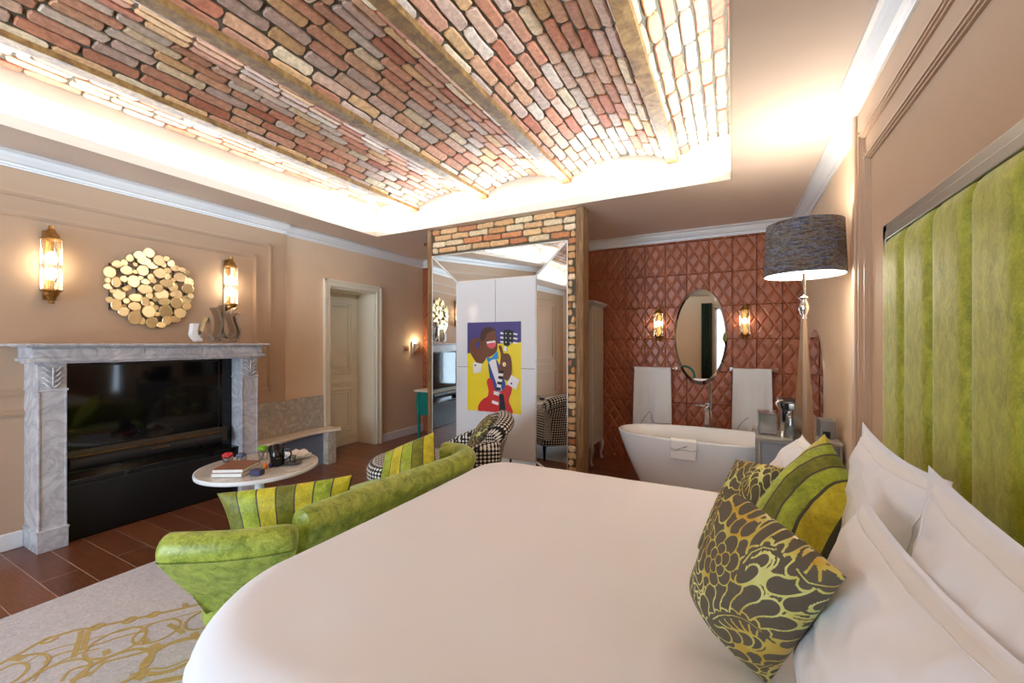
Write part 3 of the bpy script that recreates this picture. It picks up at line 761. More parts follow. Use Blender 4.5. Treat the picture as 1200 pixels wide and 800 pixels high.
# ---------------------------------------------------------------- marble wall ledge
lg = thing('marble_ledge', 'beige marble wall ledge with splashback between fireplace and door', 'ledge', (XL2, 3.0, 0))
MB().box(XL, XL+.02, 2.47, 2.90, .40, .775).box(XL2, XL2+.022, 2.9, 3.395, .40, .775).build('splashback', 'marble_beige', lg, bevel=.002)
pts = [(XL, 2.47)]+[(v.x, v.y) for v in spline([(-4.10, 2.47, 0), (-4.08, 2.6, 0), (-4.11, 2.8, 0), (-4.15, 3.05, 0), (-4.13, 3.25, 0), (-4.07, 3.42, 0)], 5)]+[(XL, 3.46), (XL, 3.40)]
MB().prism(pts, 'z', .372, .40).build('ledge_top', plain('cream marble edge', srgb(226, 210, 190), .25, var=.04, vs=12), lg, bevel=.006)
MB().box(XL, -4.12, 3.27, 3.385, 0, .372).build('support_block', 'marble_beige', lg, bevel=.003)
MB().box(XL, -4.2, 2.47, 3.27, .0, .372).build('recessed_base', plain('grey lacquer', srgb(110, 120, 140), .4, var=.03), lg, bevel=.003)

# small light switches / wall lamp near the partition
ws = thing('switch_plate', 'clear glass switch plate on the cream wall beside the small silver reading light', 'switch', (XL2, 4.86, 1.3))
MB().box(XL2, XL2+.008, 4.80, 4.92, 1.25, 1.37).build('plate', plain('pale glass plate', srgb(214, 190, 160), .1, var=0), ws, bevel=.002)
MB().box(XL2+.008, XL2+.012, 4.815, 4.855, 1.28, 1.34).build('rocker', 'chrome', ws, bevel=.001); MB().box(XL2+.008, XL2+.012, 4.865, 4.905, 1.28, 1.34).build('rocker', 'chrome', ws, bevel=.001)
wl = thing('reading_light', 'small square silver wall light left of the brick partition', 'wall light', (XL2, 5.06, 1.33))
MB().box(XL2, XL2+.02, 4.98, 5.15, 1.22, 1.42).build('plate', 'silver', wl, bevel=.004)
MB().add([(XL2+.02, 5.0, 1.25), (XL2+.02, 5.13, 1.25), (XL2+.02, 5.13, 1.40), (XL2+.02, 5.0, 1.40), (XL2+.08, 5.09, 1.36)], [(0, 1, 2, 3), (0, 4, 1), (1, 4, 2), (2, 4, 3), (3, 4, 0)]).build('shade', 'chrome', wl)

# ---------------------------------------------------------------- teal console behind the partition
tc_ = thing('console_table', 'teal console table with pale top and curved legs behind the brick partition', 'console table', (-3.5, 4.75, 0))
MB().box(-3.93, -3.05, 4.52, 4.93, .725, .75).build('table_top', plain('pale stone top', srgb(232, 222, 206), .3, var=.02), tc_, bevel=.004)
MB().box(-3.89, -3.09, 4.55, 4.90, .40, .725).build('apron', 'teal', tc_, bevel=.01)
for x in (-3.885, -3.095):
    for y in (4.56, 4.89):
        s_ = 1 if x < -3.5 else -1
        MB().tube(spline([(x+s_*.02, y, .72), (x-s_*.008, y, .6), (x+s_*.004, y, .4), (x+s_*.012, y, .15), (x, y, 0.006)], 6), lambda t: .032-.018*t, 8).build('leg', 'teal', tc_, smooth=True)

# ---------------------------------------------------------------- tall grey cabinet beyond partition
gc = thing('tall_cabinet', 'tall grey painted cabinet with curved legs behind the brick partition', 'cabinet', (-1.6, 4.8, 0))
MB().box(-1.86, -1.395, 4.57, 5.03, .24, 1.83).build('body', 'grey_paint', gc, bevel=.004)
MB().box(-1.88, -1.375, 4.55, 5.05, 1.83, 1.85).box(-1.90, -1.355, 4.53, 5.07, 1.85, 1.88).build('crown', 'grey_paint', gc, bevel=.006)
MB().box(-1.395, -1.385, 4.60, 5.0, .30, 1.78).build('side_panel', plain('warm grey panel', srgb(170, 158, 140), .4, var=.04), gc, bevel=.003)
MB().box(-1.85, -1.41, 4.556, 4.57, .28, 1.79).build('door', 'grey_paint', gc, bevel=.003)
for x in (-1.83, -1.42):
    for y in (4.6, 5.0):
        d = 1 if x > -1.6 else -1
        MB().tube(spline([(x, y, .25), (x+d*.02, y-.01, .18), (x+d*.0, y, .08), (x+d*.018, y-.005, 0.012)], 6), lambda t: .034-.02*min(1, t*1.3)+.01*max(0, t-.8)*5, 8).build('leg', 'grey_paint', gc, smooth=True)

# ---------------------------------------------------------------- bathtub
TC = Vector((-.19, 4.17)); TA, TB, TH = .80, .36, .575
tb = thing('bathtub', 'white freestanding oval bathtub before the terracotta wall', 'bathtub', (TC.x, TC.y, 0))
def tubf(prof):
    def fn(u, v):
        k = v*(len(prof)-1); i = min(int(k), len(prof)-2); t = k-i
        a = prof[i][0]*(1-t)+prof[i+1][0]*t; b = prof[i][1]*(1-t)+prof[i+1][1]*t; z = prof[i][2]*(1-t)+prof[i+1][2]*t
        th_ = u*2*PI; cx_, sy_ = math.cos(th_), math.sin(th_); e = 2/2.3
        return (TC.x+a*math.copysign(abs(cx_)**e, cx_), TC.y+b*math.copysign(abs(sy_)**e, sy_), z)
    return fn
prof = [(0.01, .01, 0), (.50, .20, 0), (.55, .23, .01), (.60, .255, .08), (.66, .285, .2), (.725, .32, .35), (.775, .345, .48), (TA, TB, .56), (TA+.002, TB+.002, .572), (TA-.006, TB-.006, TH), (TA-.018, TB-.018, TH), (TA-.028, TB-.028, .565), (.74, .31, .5), (.68, .27, .33), (.62, .23, .2), (.52, .17, .14), (.3, .1, .125), (.01, .01, .12)]
m = MB(); m.grid(tubf(prof), 72, len(prof)-1, cu=True); m.build('tub_shell', 'ceramic', tb, smooth=True)
# hand towel over the tub rim
def sheet(fn, nu, nv, name, mat, parent=None, th=.006, **k):
    m = MB(); m.grid(fn, nu, nv); return m.build(name, mat, parent, smooth=True, solid=th, **k)
rimf = tubf(prof)
ang0, ang1 = None, None
# find rim points: front side, x -.50..-.31
tx0, tx1 = on_y(786, 515, 3.83).x, on_y(816, 515, 3.83).x
def hand(u, v):
    x = tx0+(tx1-tx0)*u
    nx = (x-TC.x); 
    def yfront(a, b): return TC.y-b*(max(0, 1-abs(nx/a)**2.3))**(1/2.3)
    if v < .12:  # inside
        t = v/.12; return (x, yfront(.76, .32)-.0, .53+.045*t)
    if v < .22:
        t = (v-.12)/.1; return (x, yfront(.76, .32)*(1-t)+(yfront(.804, .364)-.006)*t, TH+.012)
    t = (v-.22)/.78; z = TH-.0-t*.165
    k = (z/.575); b = .30+.066*min(1, k); a = .72+.09*min(1, k)
    return (x+.004*math.sin(t*5), yfront(.804, .364)-.010+t*.012-.003*math.sin(u*7), z)
ht = sheet(hand, 20, 30, 'hand_towel', 'towel'); tag(ht, 'small white hand towel folded over the bathtub rim', 'towel')
m = MB()
def squig(mb, f, pts, r=.0016): mb.tube([f(a, b) for a, b in [(q.x, q.y) for q in spline([(a, b, 0) for a, b in pts], 6)]], r, 5)
ff = lambda a, b: tuple(Vector(hand(a, b))+Vector((0, -.006, 0)))
squig(m, ff, [(.02, .55), (.2, .6), (.4, .52), (.65, .42), (.5, .5)]); squig(m, ff, [(.0, .6), (.12, .66), (.5, .58), (.8, .62), (1, .55)])
m.build('embroidery', 'thread', ht)
# rails and bath towels on back wall
def bath_towel(x0, x1, ztop, zbot, label, seed, sq):
    rail = thing('towel_rail', 'thin chrome rail carrying the '+('left' if x0 < -.5 else 'right')+' bath towel on the terracotta wall', 'towel rail', ((x0+x1)/2, YB, ztop))
    MB().tube([(x0-.02, YB-.07, ztop-.012), (x1+.05, YB-.07, ztop-.012)], .008, 10).build('bar', 'chrome', rail, smooth=True)
    for x in (x0-.015, x1+.045): MB().tube([(x, YB-.001, ztop-.012), (x, YB-.07, ztop-.012)], .01, 8).box(x-.016, x+.016, YB-.008, YB, ztop-.03, ztop+.006).build('bracket', 'chrome', rail)
    def fn(u, v):
        x = x0+(x1-x0)*u
        fold = .010*math.sin(u*9+seed)+.006*math.sin(u*21+seed*2)
        if v < .3:
            t = v/.3; return (x, YB-.055+.004*t, zbot+.12+(ztop-.012-zbot-.12)*t)
        if v < .4:
            a = PI*(v-.3)/.1; return (x, YB-.07+.014*math.cos(a), ztop-.012+.014*math.sin(a))
        t = (v-.4)/.6; return (x+(u-.5)*.03*t, YB-.088-fold*min(1, t*1.5)-.012*t, ztop-.012-(ztop-zbot)*t)
    o = sheet(fn, 40, 40, 'bath_towel', 'towel', th=.008); tag(o, label, 'towel', None)
    m = MB(); f2 = lambda a, b: tuple(Vector(fn(a, .4+.6*b))+Vector((0, -.0065, 0)))
    for s_ in sq: squig(m, f2, s_, .0022)
    m.build('embroidery', 'thread', o)
bath_towel(-1.05, -.635, 1.115, .35, 'white bath towel hanging left of the oval mirror', 1.0, [[(.15, .92), (.3, .78), (.42, .68), (.48, .72), (.5, .8), (.62, .84), (.98, .83)], [(.1, .9), (.2, .98), (.55, .9), (.95, .87)]])
bath_towel(.005, .365, 1.125, .35, 'white bath towel hanging right of the oval mirror', 2.4, [[(.1, .88), (.22, .76), (.36, .68), (.42, .66)], [(.45, .96), (.5, .84), (.56, .76), (.6, .84), (.62, .95)]])
# tub mixer
tm = thing('tub_mixer', 'slim chrome floor standing bath mixer behind the tub', 'tap', (-.21, 4.63, 0))
MB().box(-.245, -.205, 4.60, 4.64, 0.001, .80).build('column', 'chrome', tm, bevel=.004)
MB().box(-.27, -.18, 4.57, 4.67, 0, .012).build('base_plate', 'chrome', tm, bevel=.003)
MB().box(-.245, -.21, 4.40, 4.62, .755, .78).box(-.33, -.22, 4.60, 4.635, .765, .785).build('spout', 'chrome', tm, bevel=.004)
MB().box(-.20, -.19, 4.60, 4.62, .78, 1.0).tube([(-.195, 4.61, 1.0), (-.195, 4.61, .74)], .012, 10).build('hand_shower', 'chrome', tm)
MB().tube(spline([(-.195, 4.62, .74), (-.17, 4.66, .5), (-.18, 4.66, .35), (-.21, 4.64, .4)], 6), .006, 6).build('hose', 'chrome', tm, smooth=True)
# oval mirror
om = thing('oval_mirror', 'tall oval mirror between two small lights on the terracotta wall', 'mirror', (-.327, YB, 1.475))
oc = Vector((-.327, 0, 1.475)); oa, ob = .275, .545
def ov(k, y, n=64): return [(oc.x+oa*k*math.cos(2*PI*i/n), y, oc.z+ob*k*math.sin(2*PI*i/n)) for i in range(n)]
n = 64
m = MB(); m.add(ov(.93, YB-.028), [tuple(range(n))]); m.build('glass', 'mirror', om)
def rings(mb, rs, n=64):
    vs = [q for r_ in rs for q in r_]; fs = [(q*n+k, q*n+(k+1) % n, (q+1)*n+(k+1) % n, (q+1)*n+k) for q in range(len(rs)-1) for k in range(n)]
    return mb.add(vs, fs)
rings(MB(), [ov(.93, YB-.028), ov(1, YB-.018), ov(1, YB-.012)]).build('bevelled_edge', 'mirror', om)
rings(MB(), [ov(1.004, YB-.02), ov(1.004, YB), ov(.9, YB)]).build('rim', 'chrome', om)
# arched mirror on right wall
am = tag(MB().prism([(4.02, .78), (4.85, .78)]+[(4.435+.415*math.cos(a), 1.10+.42*math.sin(a)) for a in [PI*i/16 for i in range(17)]], 'x', XR-.012, XR-.001).build('arched_mirror', 'mirror'), 'arched frameless mirror on the cream side wall behind the floor lamp', 'mirror')

# ---------------------------------------------------------------- mirrored cabinet + items
CX0, CX1, CY0, CY1, CZ = .155, .62, 3.33, 3.74, .765
mc = thing('side_cabinet', 'grey mirrored side cabinet with silver edges beside the bathtub', 'cabinet', ((CX0+CX1)/2, 3.5, 0))
MB().box(CX0+.012, CX1-.012, CY0+.012, CY1-.012, .12, CZ-.02).build('body', plain('smoky grey glass panel', srgb(150, 160, 175), .12, .35, var=.02), mc, bevel=.003)
for x in (CX0, CX1-.016):
    for y in (CY0, CY1-.016): MB().box(x, x+.016, y, y+.016, 0, CZ-.02).build('post', 'silver', mc, bevel=.002)
for z_ in (.12, CZ-.04): MB().box(CX0+.016, CX1-.016, CY0, CY0+.011, z_, z_+.018).build('rail', 'silver', mc, bevel=.002)
MB().box(CX0-.012, CX1, CY0-.014, CY1+.01, CZ-.02, CZ).build('table_top', plain('silver glass top', srgb(186, 180, 168), .12, .4, var=.02), mc, bevel=.002)
MB().box(CX0+.02, CX1-.02, CY0+.006, CY0+.012, .15, CZ-.05).build('door', plain('mirror grey door', srgb(158, 166, 178), .1, .5, var=.02), mc, bevel=.002)
MB().lathe([(0, 0), (.006, .002), (.012, .012), (.009, .022), (0, .026)], (0, 0, 0), 12).build('knob', 'chrome', mc, smooth=True).matrix_local = Matrix.Translation(Vector((CX0-.026, CY0+.03, CZ-.08))-mc.location) @ Matrix.Rotation(-PI/2, 4, 'Y')
# acrylic box
ab = thing('acrylic_box', 'clear grey acrylic box at the left end of the mirrored cabinet', 'box', (.22, 3.45, CZ))
f = MB(); x0, x1, y0, y1, z0, z1 = .165, .272, 3.38, 3.60, CZ+.001, CZ+.14; t = .005
f.box(x0, x1, y0, y0+t, z0, z1); f.box(x0, x1, y1-t, y1, z0, z1); f.box(x0, x0+t, y0, y1, z0, z1); f.box(x1-t, x1, y0, y1, z0, z1); f.box(x0, x1, y0, y1, z0, z0+t)
f.build('walls', 'grey_glass', ab)
MB().box(x0-.003, x1+.003, y0-.003, y1+.003, z1, z1+.008).build('lid', 'grey_glass', ab, bevel=.002)
MB().lathe([(0, 0), (.033, 0), (.034, .035), (0, .036)], (.222, 3.44, CZ+.0065), 20).build('black_tin', plain('black tin', srgb(20, 20, 22), .3, var=0), None, origin=(.222, 3.44, CZ+.0065)); tag(bpy.data.objects['black_tin'], 'low round black tin inside the clear acrylic box', 'tin')
# glass tumbler
def tumbler(loc, r, h, label):
    return tag(MB().lathe([(r*.1, .004), (r*.85, .004), (r*.95, h*.98), (r, h), (r, h*.99), (r*.9, .0), (0, 0)], loc, 24).build('water_glass', 'glass', smooth=True, origin=loc), label, 'glass', 'tumblers on the mirrored cabinet')
tumbler((.297, 3.352, CZ+.001), .022, .10, 'clear tumbler standing in front of the coffee machine, left of the bottle')
# coffee machine
cmn = thing('coffee_machine', 'black capsule coffee machine with chrome lever on the mirrored cabinet', 'coffee machine', (.35, 3.56, CZ))
bk = plain('black plastic', srgb(16, 16, 18), .3, var=0)
MB().box(.315, .385, 3.52, 3.70, CZ+.001, CZ+.20).build('body', bk, cmn, bevel=.015, smooth=True)
MB().box(.295, .405, 3.43, 3.72, CZ+.175, CZ+.235).build('head', bk, cmn, bevel=.018, smooth=True)
MB().box(.30, .40, 3.42, 3.54, CZ+.001, CZ+.02).build('drip_tray', 'chrome', cmn, bevel=.004)
MB().tube(spline([(.295, 3.44, CZ+.17), (.275, 3.44, CZ+.20), (.275, 3.44, CZ+.225), (.31, 3.46, CZ+.238)], 5), .007, 8).build('lever', 'chrome', cmn, smooth=True)
MB().tube([(.35, 3.47, CZ+.18), (.35, 3.47, CZ+.12)], .014, 10).build('nozzle', 'chrome', cmn, smooth=True)
# bottle
bt = thing('water_bottle', 'clear glass water bottle with pale stopper beside the floor lamp', 'bottle', (.352, 3.365, CZ))
MB().lathe([(0, .003), (.034, .003), (.036, .012), (.036, .13), (.03, .15), (.014, .17), (.013, .19), (.015, .195)], (.352, 3.365, CZ), 24).build('glass_body', 'glass', bt, smooth=True)
MB().lathe([(.016, .19), (.016, .225), (0, .226)], (.352, 3.365, CZ), 16).build('stopper', plain('pale stopper', srgb(190, 200, 204), .3, var=0), bt, smooth=True)
MB().lathe([(0, .004), (.031, .004), (.032, .075), (0, .076)], (.352, 3.365, CZ), 20).build('water', plain('water', srgb(150, 160, 160), .05, var=0, Alpha=.35), bt, smooth=True)
b2 = thing('tea_box', 'small grey tea box behind the floor lamp against the wall', 'box', (.56, 3.48, CZ))
MB().box(.52, .60, 3.42, 3.58, CZ+.001, CZ+.12).build('box_body', plain('grey card box', srgb(120, 118, 116), .5, var=.03), b2, bevel=.003)
MB().box(.53, .57, 3.412, 3.42, CZ+.01, CZ+.05).build('front_label', plain('black sticker', srgb(18, 16, 16), .4, var=0), b2)

# ---------------------------------------------------------------- floor lamp
LX, LY = .375, 3.0
fl = thing('floor_lamp', 'tall polished chrome floor lamp with a wide grey woven drum shade', 'floor lamp', (LX, LY, 0))
SR, SZ0, SZ1 = .205, 1.80, 2.105
m = MB(); m.grid(lambda u, v: (LX+(SR-.012*v)*math.cos(u*2*PI), LY+(SR-.012*v)*math.sin(u*2*PI), SZ0+(SZ1-SZ0)*v), 64, 1, cu=True)
m.grid(lambda u, v: (LX+(SR-.004-.012*v)*math.cos(u*2*PI), LY+(SR-.004-.012*v)*math.sin(u*2*PI), SZ0+(SZ1-SZ0)*v), 64, 1, cu=True, mi=1, flip=True)
m.build('lamp_shade', ['shade', 'white'], fl, smooth=True)
MB().lathe([(0, 0), (SR-.01, 0), (SR-.01, .003), (0, .003)], (LX, LY, SZ0+.012), 48).build('diffuser', 'diffuser', fl)
MB().tube([(LX, LY, 1.66), (LX, LY, 2.06)], .009, 10).build('pole', 'chrome', fl, smooth=True)
MB().tube([(LX, LY, 2.06), (LX, LY, 2.085)], .02, 12).build('finial', 'chrome', fl, smooth=True)
MB().lathe([(.012, 0), (.018, .008), (.01, .02), (.017, .035), (.026, .065), (.024, .09), (.012, .115), (.02, .125), (.026, .132), (.01, .138)], (LX, LY, 1.54), 20).build('neck', 'chrome', fl, smooth=True)
m = MB()
for k in range(6):
    a0, a1 = 2*PI*k/6+.2, 2*PI*(k+1)/6+.2
    for (r0, z0), (r1, z1) in (((.016, 1.55), (.022, 1.42)), ((.022, 1.42), (.055, .85)), ((.055, .85), (.10, .03))):
        m.add([(LX+r0*math.cos(a0), LY+r0*math.sin(a0), z0), (LX+r0*math.cos(a1), LY+r0*math.sin(a1), z0), (LX+r1*math.cos(a1), LY+r1*math.sin(a1), z1), (LX+r1*math.cos(a0), LY+r1*math.sin(a0), z1)], [(0, 1, 2, 3)], mi=1 if k == 5 else (2 if k in (1, 3, 4) else 0))
m.build('faceted_stem', [plain('satin chrome facet', srgb(214, 214, 216), .22, .65, var=0), plain('bronze facet', srgb(150, 112, 84), .15, 1, var=0), 'chrome'], fl)
MB().lathe([(0, 0), (.14, 0), (.14, .018), (.10, .03), (0, .031)], (LX, LY, 0), 32).build('foot', 'chrome', fl, smooth=False)

# ---------------------------------------------------------------- headboard
HB0, HB1, HBX = .15, 2.10, .50
hb = thing('headboard', 'tall lime green channelled velvet headboard in a silver moulded frame', 'headboard', (XRN, 1.2, .3))
f = MB()
def hbar(y0, y1, z0, z1, horiz):
    for ins, x in ((0, .53), (.012, .512), (.028, .524), (.042, .508), (.06, .518)):
        t = .072
        if horiz: f.box(x, XRN, y0, y1-0, z0, z1-ins) if False else f.box(x, XRN, y0+ins, y1-ins, z1-t, z1-ins)
        else:
            f.box(x, XRN, y0 if y0 > 1 else y0, y1-ins, z0, z1-ins) if y0 > 1 else f.box(x, XRN, y0+ins, y1, z0, z1-ins)
HZ = 1.86
hbar(HB0, HB1, HZ-.07, HZ, True); hbar(HB1-.055, HB1, .3, HZ, False); hbar(HB0, HB0+.055, .3, HZ, False)
f.build('frame', 'silver', hb, bevel=.003)
ch = [2.045, 1.82, 1.59, 1.365, 1.14, .915, .69, .465, .24]
ch = [HB1-.055-.218*i for i in range(9)]
for i in range(8):
    y1_, y0_ = ch[i], ch[i+1]
    def cf(u, v, y0_=y0_, y1_=y1_):
        y = y0_+(y1_-y0_)*u; z = .35+(HZ-.06-.35)*v
        e = 1-abs(2*u-1)**7; ev = min(1, (1-v)*26, v*26)**.5
        return (XRN-.052-.036*(max(e, 0)**.55)*ev, y, z)
    m = MB(); m.grid(cf, 24, 60, us=.22, vs=1.5); m.build('velvet_channel', 'velvet_head', hb, smooth=True)

# ---------------------------------------------------------------- bed
bd = thing('bed', 'king size bed base under the white duvet', 'bed', (-.45, 1.42, 0))
MB().box(-1.30, .47, .56, 2.28, .10, .34).build('base', plain('grey bed base fabric', srgb(170, 165, 160), .8, var=.02), bd, bevel=.02)
MB().box(-1.30, .47, .56, 2.28, .34, .575).build('mattress', 'linen', bd, bevel=.05, seg=4, smooth=True)
for x in (-1.2, .40):
    for y in (.66, 2.2): MB().tube([(x, y, 0), (x, y, .1)], .025, 10).build('leg', 'blackmatte', bd)
from mathutils import noise as mnoise
BX0, BX1, BY0, BY1, BZ, BR = -1.46, .46, .525, 2.45, .622, .30
def duvet(u, v):
    drop = .42; rr = .11
    x = BX0-drop+(BX1-BX0+drop)*u if True else 0
    y = BY0-drop+(BY1-BY0+2*drop)*v
    # inner rect with rounded corners (foot side only)
    ix0, iy0, iy1 = BX0+rr, BY0+rr, BY1-rr; r2 = (.42 if y < 1.4 else .24)-rr
    cxx = max(x, ix0+r2); cyy = min(max(y, iy0+r2), iy1-r2)
    dx, dy = x-cxx, y-cyy; d = math.hypot(dx, dy)
    wr = mnoise.noise((x*1.6, y*1.6, 0))*.010+mnoise.noise((x*5, y*5, 3))*.0035
    s_ = d-r2
    if s_ <= 0 or d < 1e-6: 
        hd = max(0, (x-.0)/.4); 
        return (x, y, BZ+wr+.006*math.sin(y*9+x*4)*max(0, min(1, (x+.5)*1.2))*.6)
    nx, ny = dx/d, dy/d; bx, by = cxx+nx*r2, cyy+ny*r2; al = rr*PI/2
    fold = mnoise.noise((bx*2.2, by*2.2, 7))*.004
    if s_ < al:
        a = s_/rr; return (bx+nx*rr*math.sin(a), by+ny*rr*math.sin(a), BZ-rr*(1-math.cos(a))+wr)
    t = s_-al
    return (bx+nx*(rr+.01*t+fold*min(1, t*5)), by+ny*(rr+.01*t+fold*min(1, t*5)), BZ-rr-min(t, .42))
m = MB(); m.grid(duvet, 110, 130)
tag(m.build('duvet', 'linen', smooth=True, solid=-.02), 'smooth white duvet spread over the bed', 'duvet')

# pillows ---------------------------------------------------------
def pillow(name, cs, th, mat, label, cat, group=None, nu=40, pinch=.10, flange=0, attr=None, mats=None, mif=None, wr=.012, seed=0, power=.55, us=1, vs=1, nudge=(0, 0, 0), seam=False):
    """cs: four corners (00,10,11,01)"""
    c00, c10, c11, c01 = [Vector(p)+Vector(nudge) for p in cs]
    ctr = (c00+c10+c11+c01)/4; nrm = ((c10-c00).cross(c01-c00)).normalized()
    def fn(side):
        def g(u, v):
            a, b = 2*u-1, 2*v-1
            # pull edges inward mid-side
            pu = .5+.5*a*(1-pinch*(1-b*b)); pv = .5+.5*b*(1-pinch*(1-a*a))
            p = (c00*(1-pu)+c10*pu)*(1-pv)+(c01*(1-pu)+c11*pu)*pv
            fe = 1.0
            aa, bb = (min(1, abs(a)*(1+flange)), min(1, abs(b)*(1+flange)))
            h = (max(0, 1-aa**2.2)*max(0, 1-bb**2.2))**power
            corner = (abs(a)*abs(b))**3
            w_ = mnoise.noise((p.x*7+seed, p.y*7, p.z*7))*wr*.6+(1-abs(mnoise.noise((p.x*6+seed*3, p.y*11, p.z*13)))*2.2)*wr*.35+mnoise.noise((p.x*30+seed, p.y*30, p.z*30))*wr*.08+(1-abs(mnoise.noise((p.x*5+p.z*14+seed*7, p.y*7-p.z*9, 2)))*3)*wr*.22
            env = min(1, h*2.5)
            # radial corner creases
            return p+nrm*(side*(th/2*h)+w_*env)
        return g
    m = MB()
    m.grid(fn(1), nu, nu, mif=mif, us=us, vs=vs); m.grid(fn(-1), nu, nu, flip=True, mif=mif, us=us, vs=vs)
    o = m.build(name, mats or [mat], smooth=True, origin=tuple(ctr))
    me = o.data
    if attr is not None:
        a = me.attributes.new('pat', 'FLOAT', 'POINT'); n1 = (nu+1)**2
        vals = attr(nu)
        if len(me.vertices) == 2*n1: a.data.foreach_set('value', np.concatenate([vals, vals]).astype(np.float32))
    bm = bmesh.new(); bm.from_mesh(me); bmesh.ops.remove_doubles(bm, verts=bm.verts, dist=.0002); bmesh.ops.recalc_face_normals(bm, faces=bm.faces); bm.to_mesh(me); bm.free()
    for p_ in me.polygons: p_.use_smooth = True
    if seam:
        for side in (1, -1):
            lp = []; q = .87; g_ = fn(side)
            for k in range(160):
                t = k/40; e = int(t); r_ = t-e; z_ = 1-q
                a, b = ((z_/2+q*r_, z_/2), (1-z_/2, z_/2+q*r_), (1-z_/2-q*r_, 1-z_/2), (z_/2, 1-z_/2-q*r_))[e]
                lp.append(g_(a, b)+nrm*side*.0006)
            MB().tube(lp, .0016, 5, closed=True).build('stitched_seam', mat, o, smooth=True)
    tag(o, label, cat, group); return o

def dam_pattern(seed, variant=0):
    def f(nu):
        t = np.linspace(0, 1, nu+1); U, V = np.meshgrid(t, t)
        U, V = .14+U*.70, .16+V*.70
        if variant: U, V = V, 1-U
        S = {'v': np.full(U.shape, 1.0)}
        def stroke(p0, p1, p2, w0, w1, rim, gold=False):
            d = np.full(U.shape, 9.0)
            N = 70 if w0 < .006 else 12
            for i in range(N):
                k = i/(N-1); a, b, c = (1-k)**2, 2*k*(1-k), k*k
                x, y = a*p0[0]+b*p1[0]+c*p2[0], a*p0[1]+b*p1[1]+c*p2[1]
                d = np.minimum(d, np.hypot(U-x, V-y)-(w0+(w1-w0)*k))
            if gold: S['v'] = np.where(d < .002, np.maximum(S['v'], -d*1.5), S['v'])
            else: S['v'] = np.where(d < rim, d, S['v'])
        def leaf(pts, ln, n=7, w=.030, side=(1, -1), curl=.6):
            ln *= 1.22; w *= 1.2
            sp = []
            p0, p1, p2, p3 = pts
            for i in range(n+1):
                k = i/n; a, b, c, d = (1-k)**3, 3*(1-k)**2*k, 3*(1-k)*k*k, k**3
                sp.append((a*p0[0]+b*p1[0]+c*p2[0]+d*p3[0], a*p0[1]+b*p1[1]+c*p2[1]+d*p3[1]))
            for i in range(n-1, -1, -1):
                x, y = sp[i]; x2, y2 = sp[i+1]; l = math.hypot(x2-x, y2-y)+1e-6; tx, ty = (x2-x)/l, (y2-y)/l
                k = (i+.5)/n; L = ln*(math.sin(PI*(.18+.74*k))**.8)
                for s in side:
                    nx, ny = -ty*s, tx*s
                    q1 = (x+nx*L*.6+tx*L*.1, y+ny*L*.6+ty*L*.1); q2 = (x+nx*L*.85+tx*L*curl, y+ny*L*.85+ty*L*curl)
                    stroke((x, y), q1, q2, w*.75, w*.95, .009)
            for i in range(n):
                stroke(sp[i], sp[i], sp[i+1], w*.55*(1-i/n)+.006, w*.5*(1-i/n)+.004, 0)
            for i in range(1, n-1):
                stroke(sp[i], ((sp[i][0]+sp[i+1][0])/2, (sp[i][1]+sp[i+1][1])/2), sp[i+1], .0034*(1-i/n)+.0012, .003*(1-i/n)+.001, 0, True)
        for q in ([(1.0, .08), (.92, .18), (.99, .30), (.90, .44)], [(.10, .28), (.18, .2), (.28, .24), (.36, .12)], [(.40, .30), (.5, .36), (.62, .30), (.74, .24)], [(.0, .30), (.06, .22), (.1, .14), (.2, .12)], [(.98, .5), (.9, .56), (.84, .62), (.82, .72)], [(.26, .64), (.3, .6), (.42, .62), (.5, .56)], [(.62, .98), (.68, .92), (.74, .98), (.84, .9)], [(.02, .96), (.06, .86), (.02, .78), (.05, .7)]): leaf(q, .07, 5, .026)
        leaf([(.98, .02), (.80, .10), (.70, .22), (.86, .36)], .10, 6)
        leaf([(.02, .02), (.14, .06), (.26, .02), (.34, .12)], .08, 5)
        leaf([(.98, .98), (.90, .80), (.98, .66), (.90, .52)], .09, 6)
        leaf([(.10, .98), (.22, .86), (.10, .74), (.02, .62)], .10, 6)
        leaf([(.0, .46), (.16, .52), (.26, .40), (.16, .24)], .12, 7)
        leaf([(.50, .98), (.44, .84), (.30, .74), (.36, .60)], .12, 7)
        leaf([(.80, .92), (.74, .78), (.60, .80), (.56, .66)], .10, 6)
        leaf([(.36, .02), (.50, .10), (.62, .06), (.66, .18)], .09, 6)
        leaf([(.30, .50), (.46, .46), (.58, .34), (.46, .20)], .13, 8, .032)
        leaf([(.66, .44), (.76, .52), (.84, .46), (.80, .34)], .06, 5, .022)
        for r_, n_, pr in ((.085, 7, .040), (.045, 5, .028), (0, 1, .022)):
            for k in range(n_):
                a = 2*PI*k/n_+r_*9; d = np.hypot(U-.64-r_*math.cos(a), V-.60-r_*math.sin(a))-pr
                S['v'] = np.where(d < .007, d, S['v'])
        for k in range(10):
            a = -.25+k*.13
            stroke((.03+.015*k, .99-.01*k), (.03+.22*math.cos(a-.5), .98-.22*math.sin(a+.25)), (.05+.42*math.cos(a+.1), .95-.38*math.sin(a+.3)), .0045, .001, 0, True)
        return np.clip(.5+S['v']*12, 0, 1).ravel()
    return f

WH = 'linen'
def wp(px, py, dep): return at_d(px, py, dep)
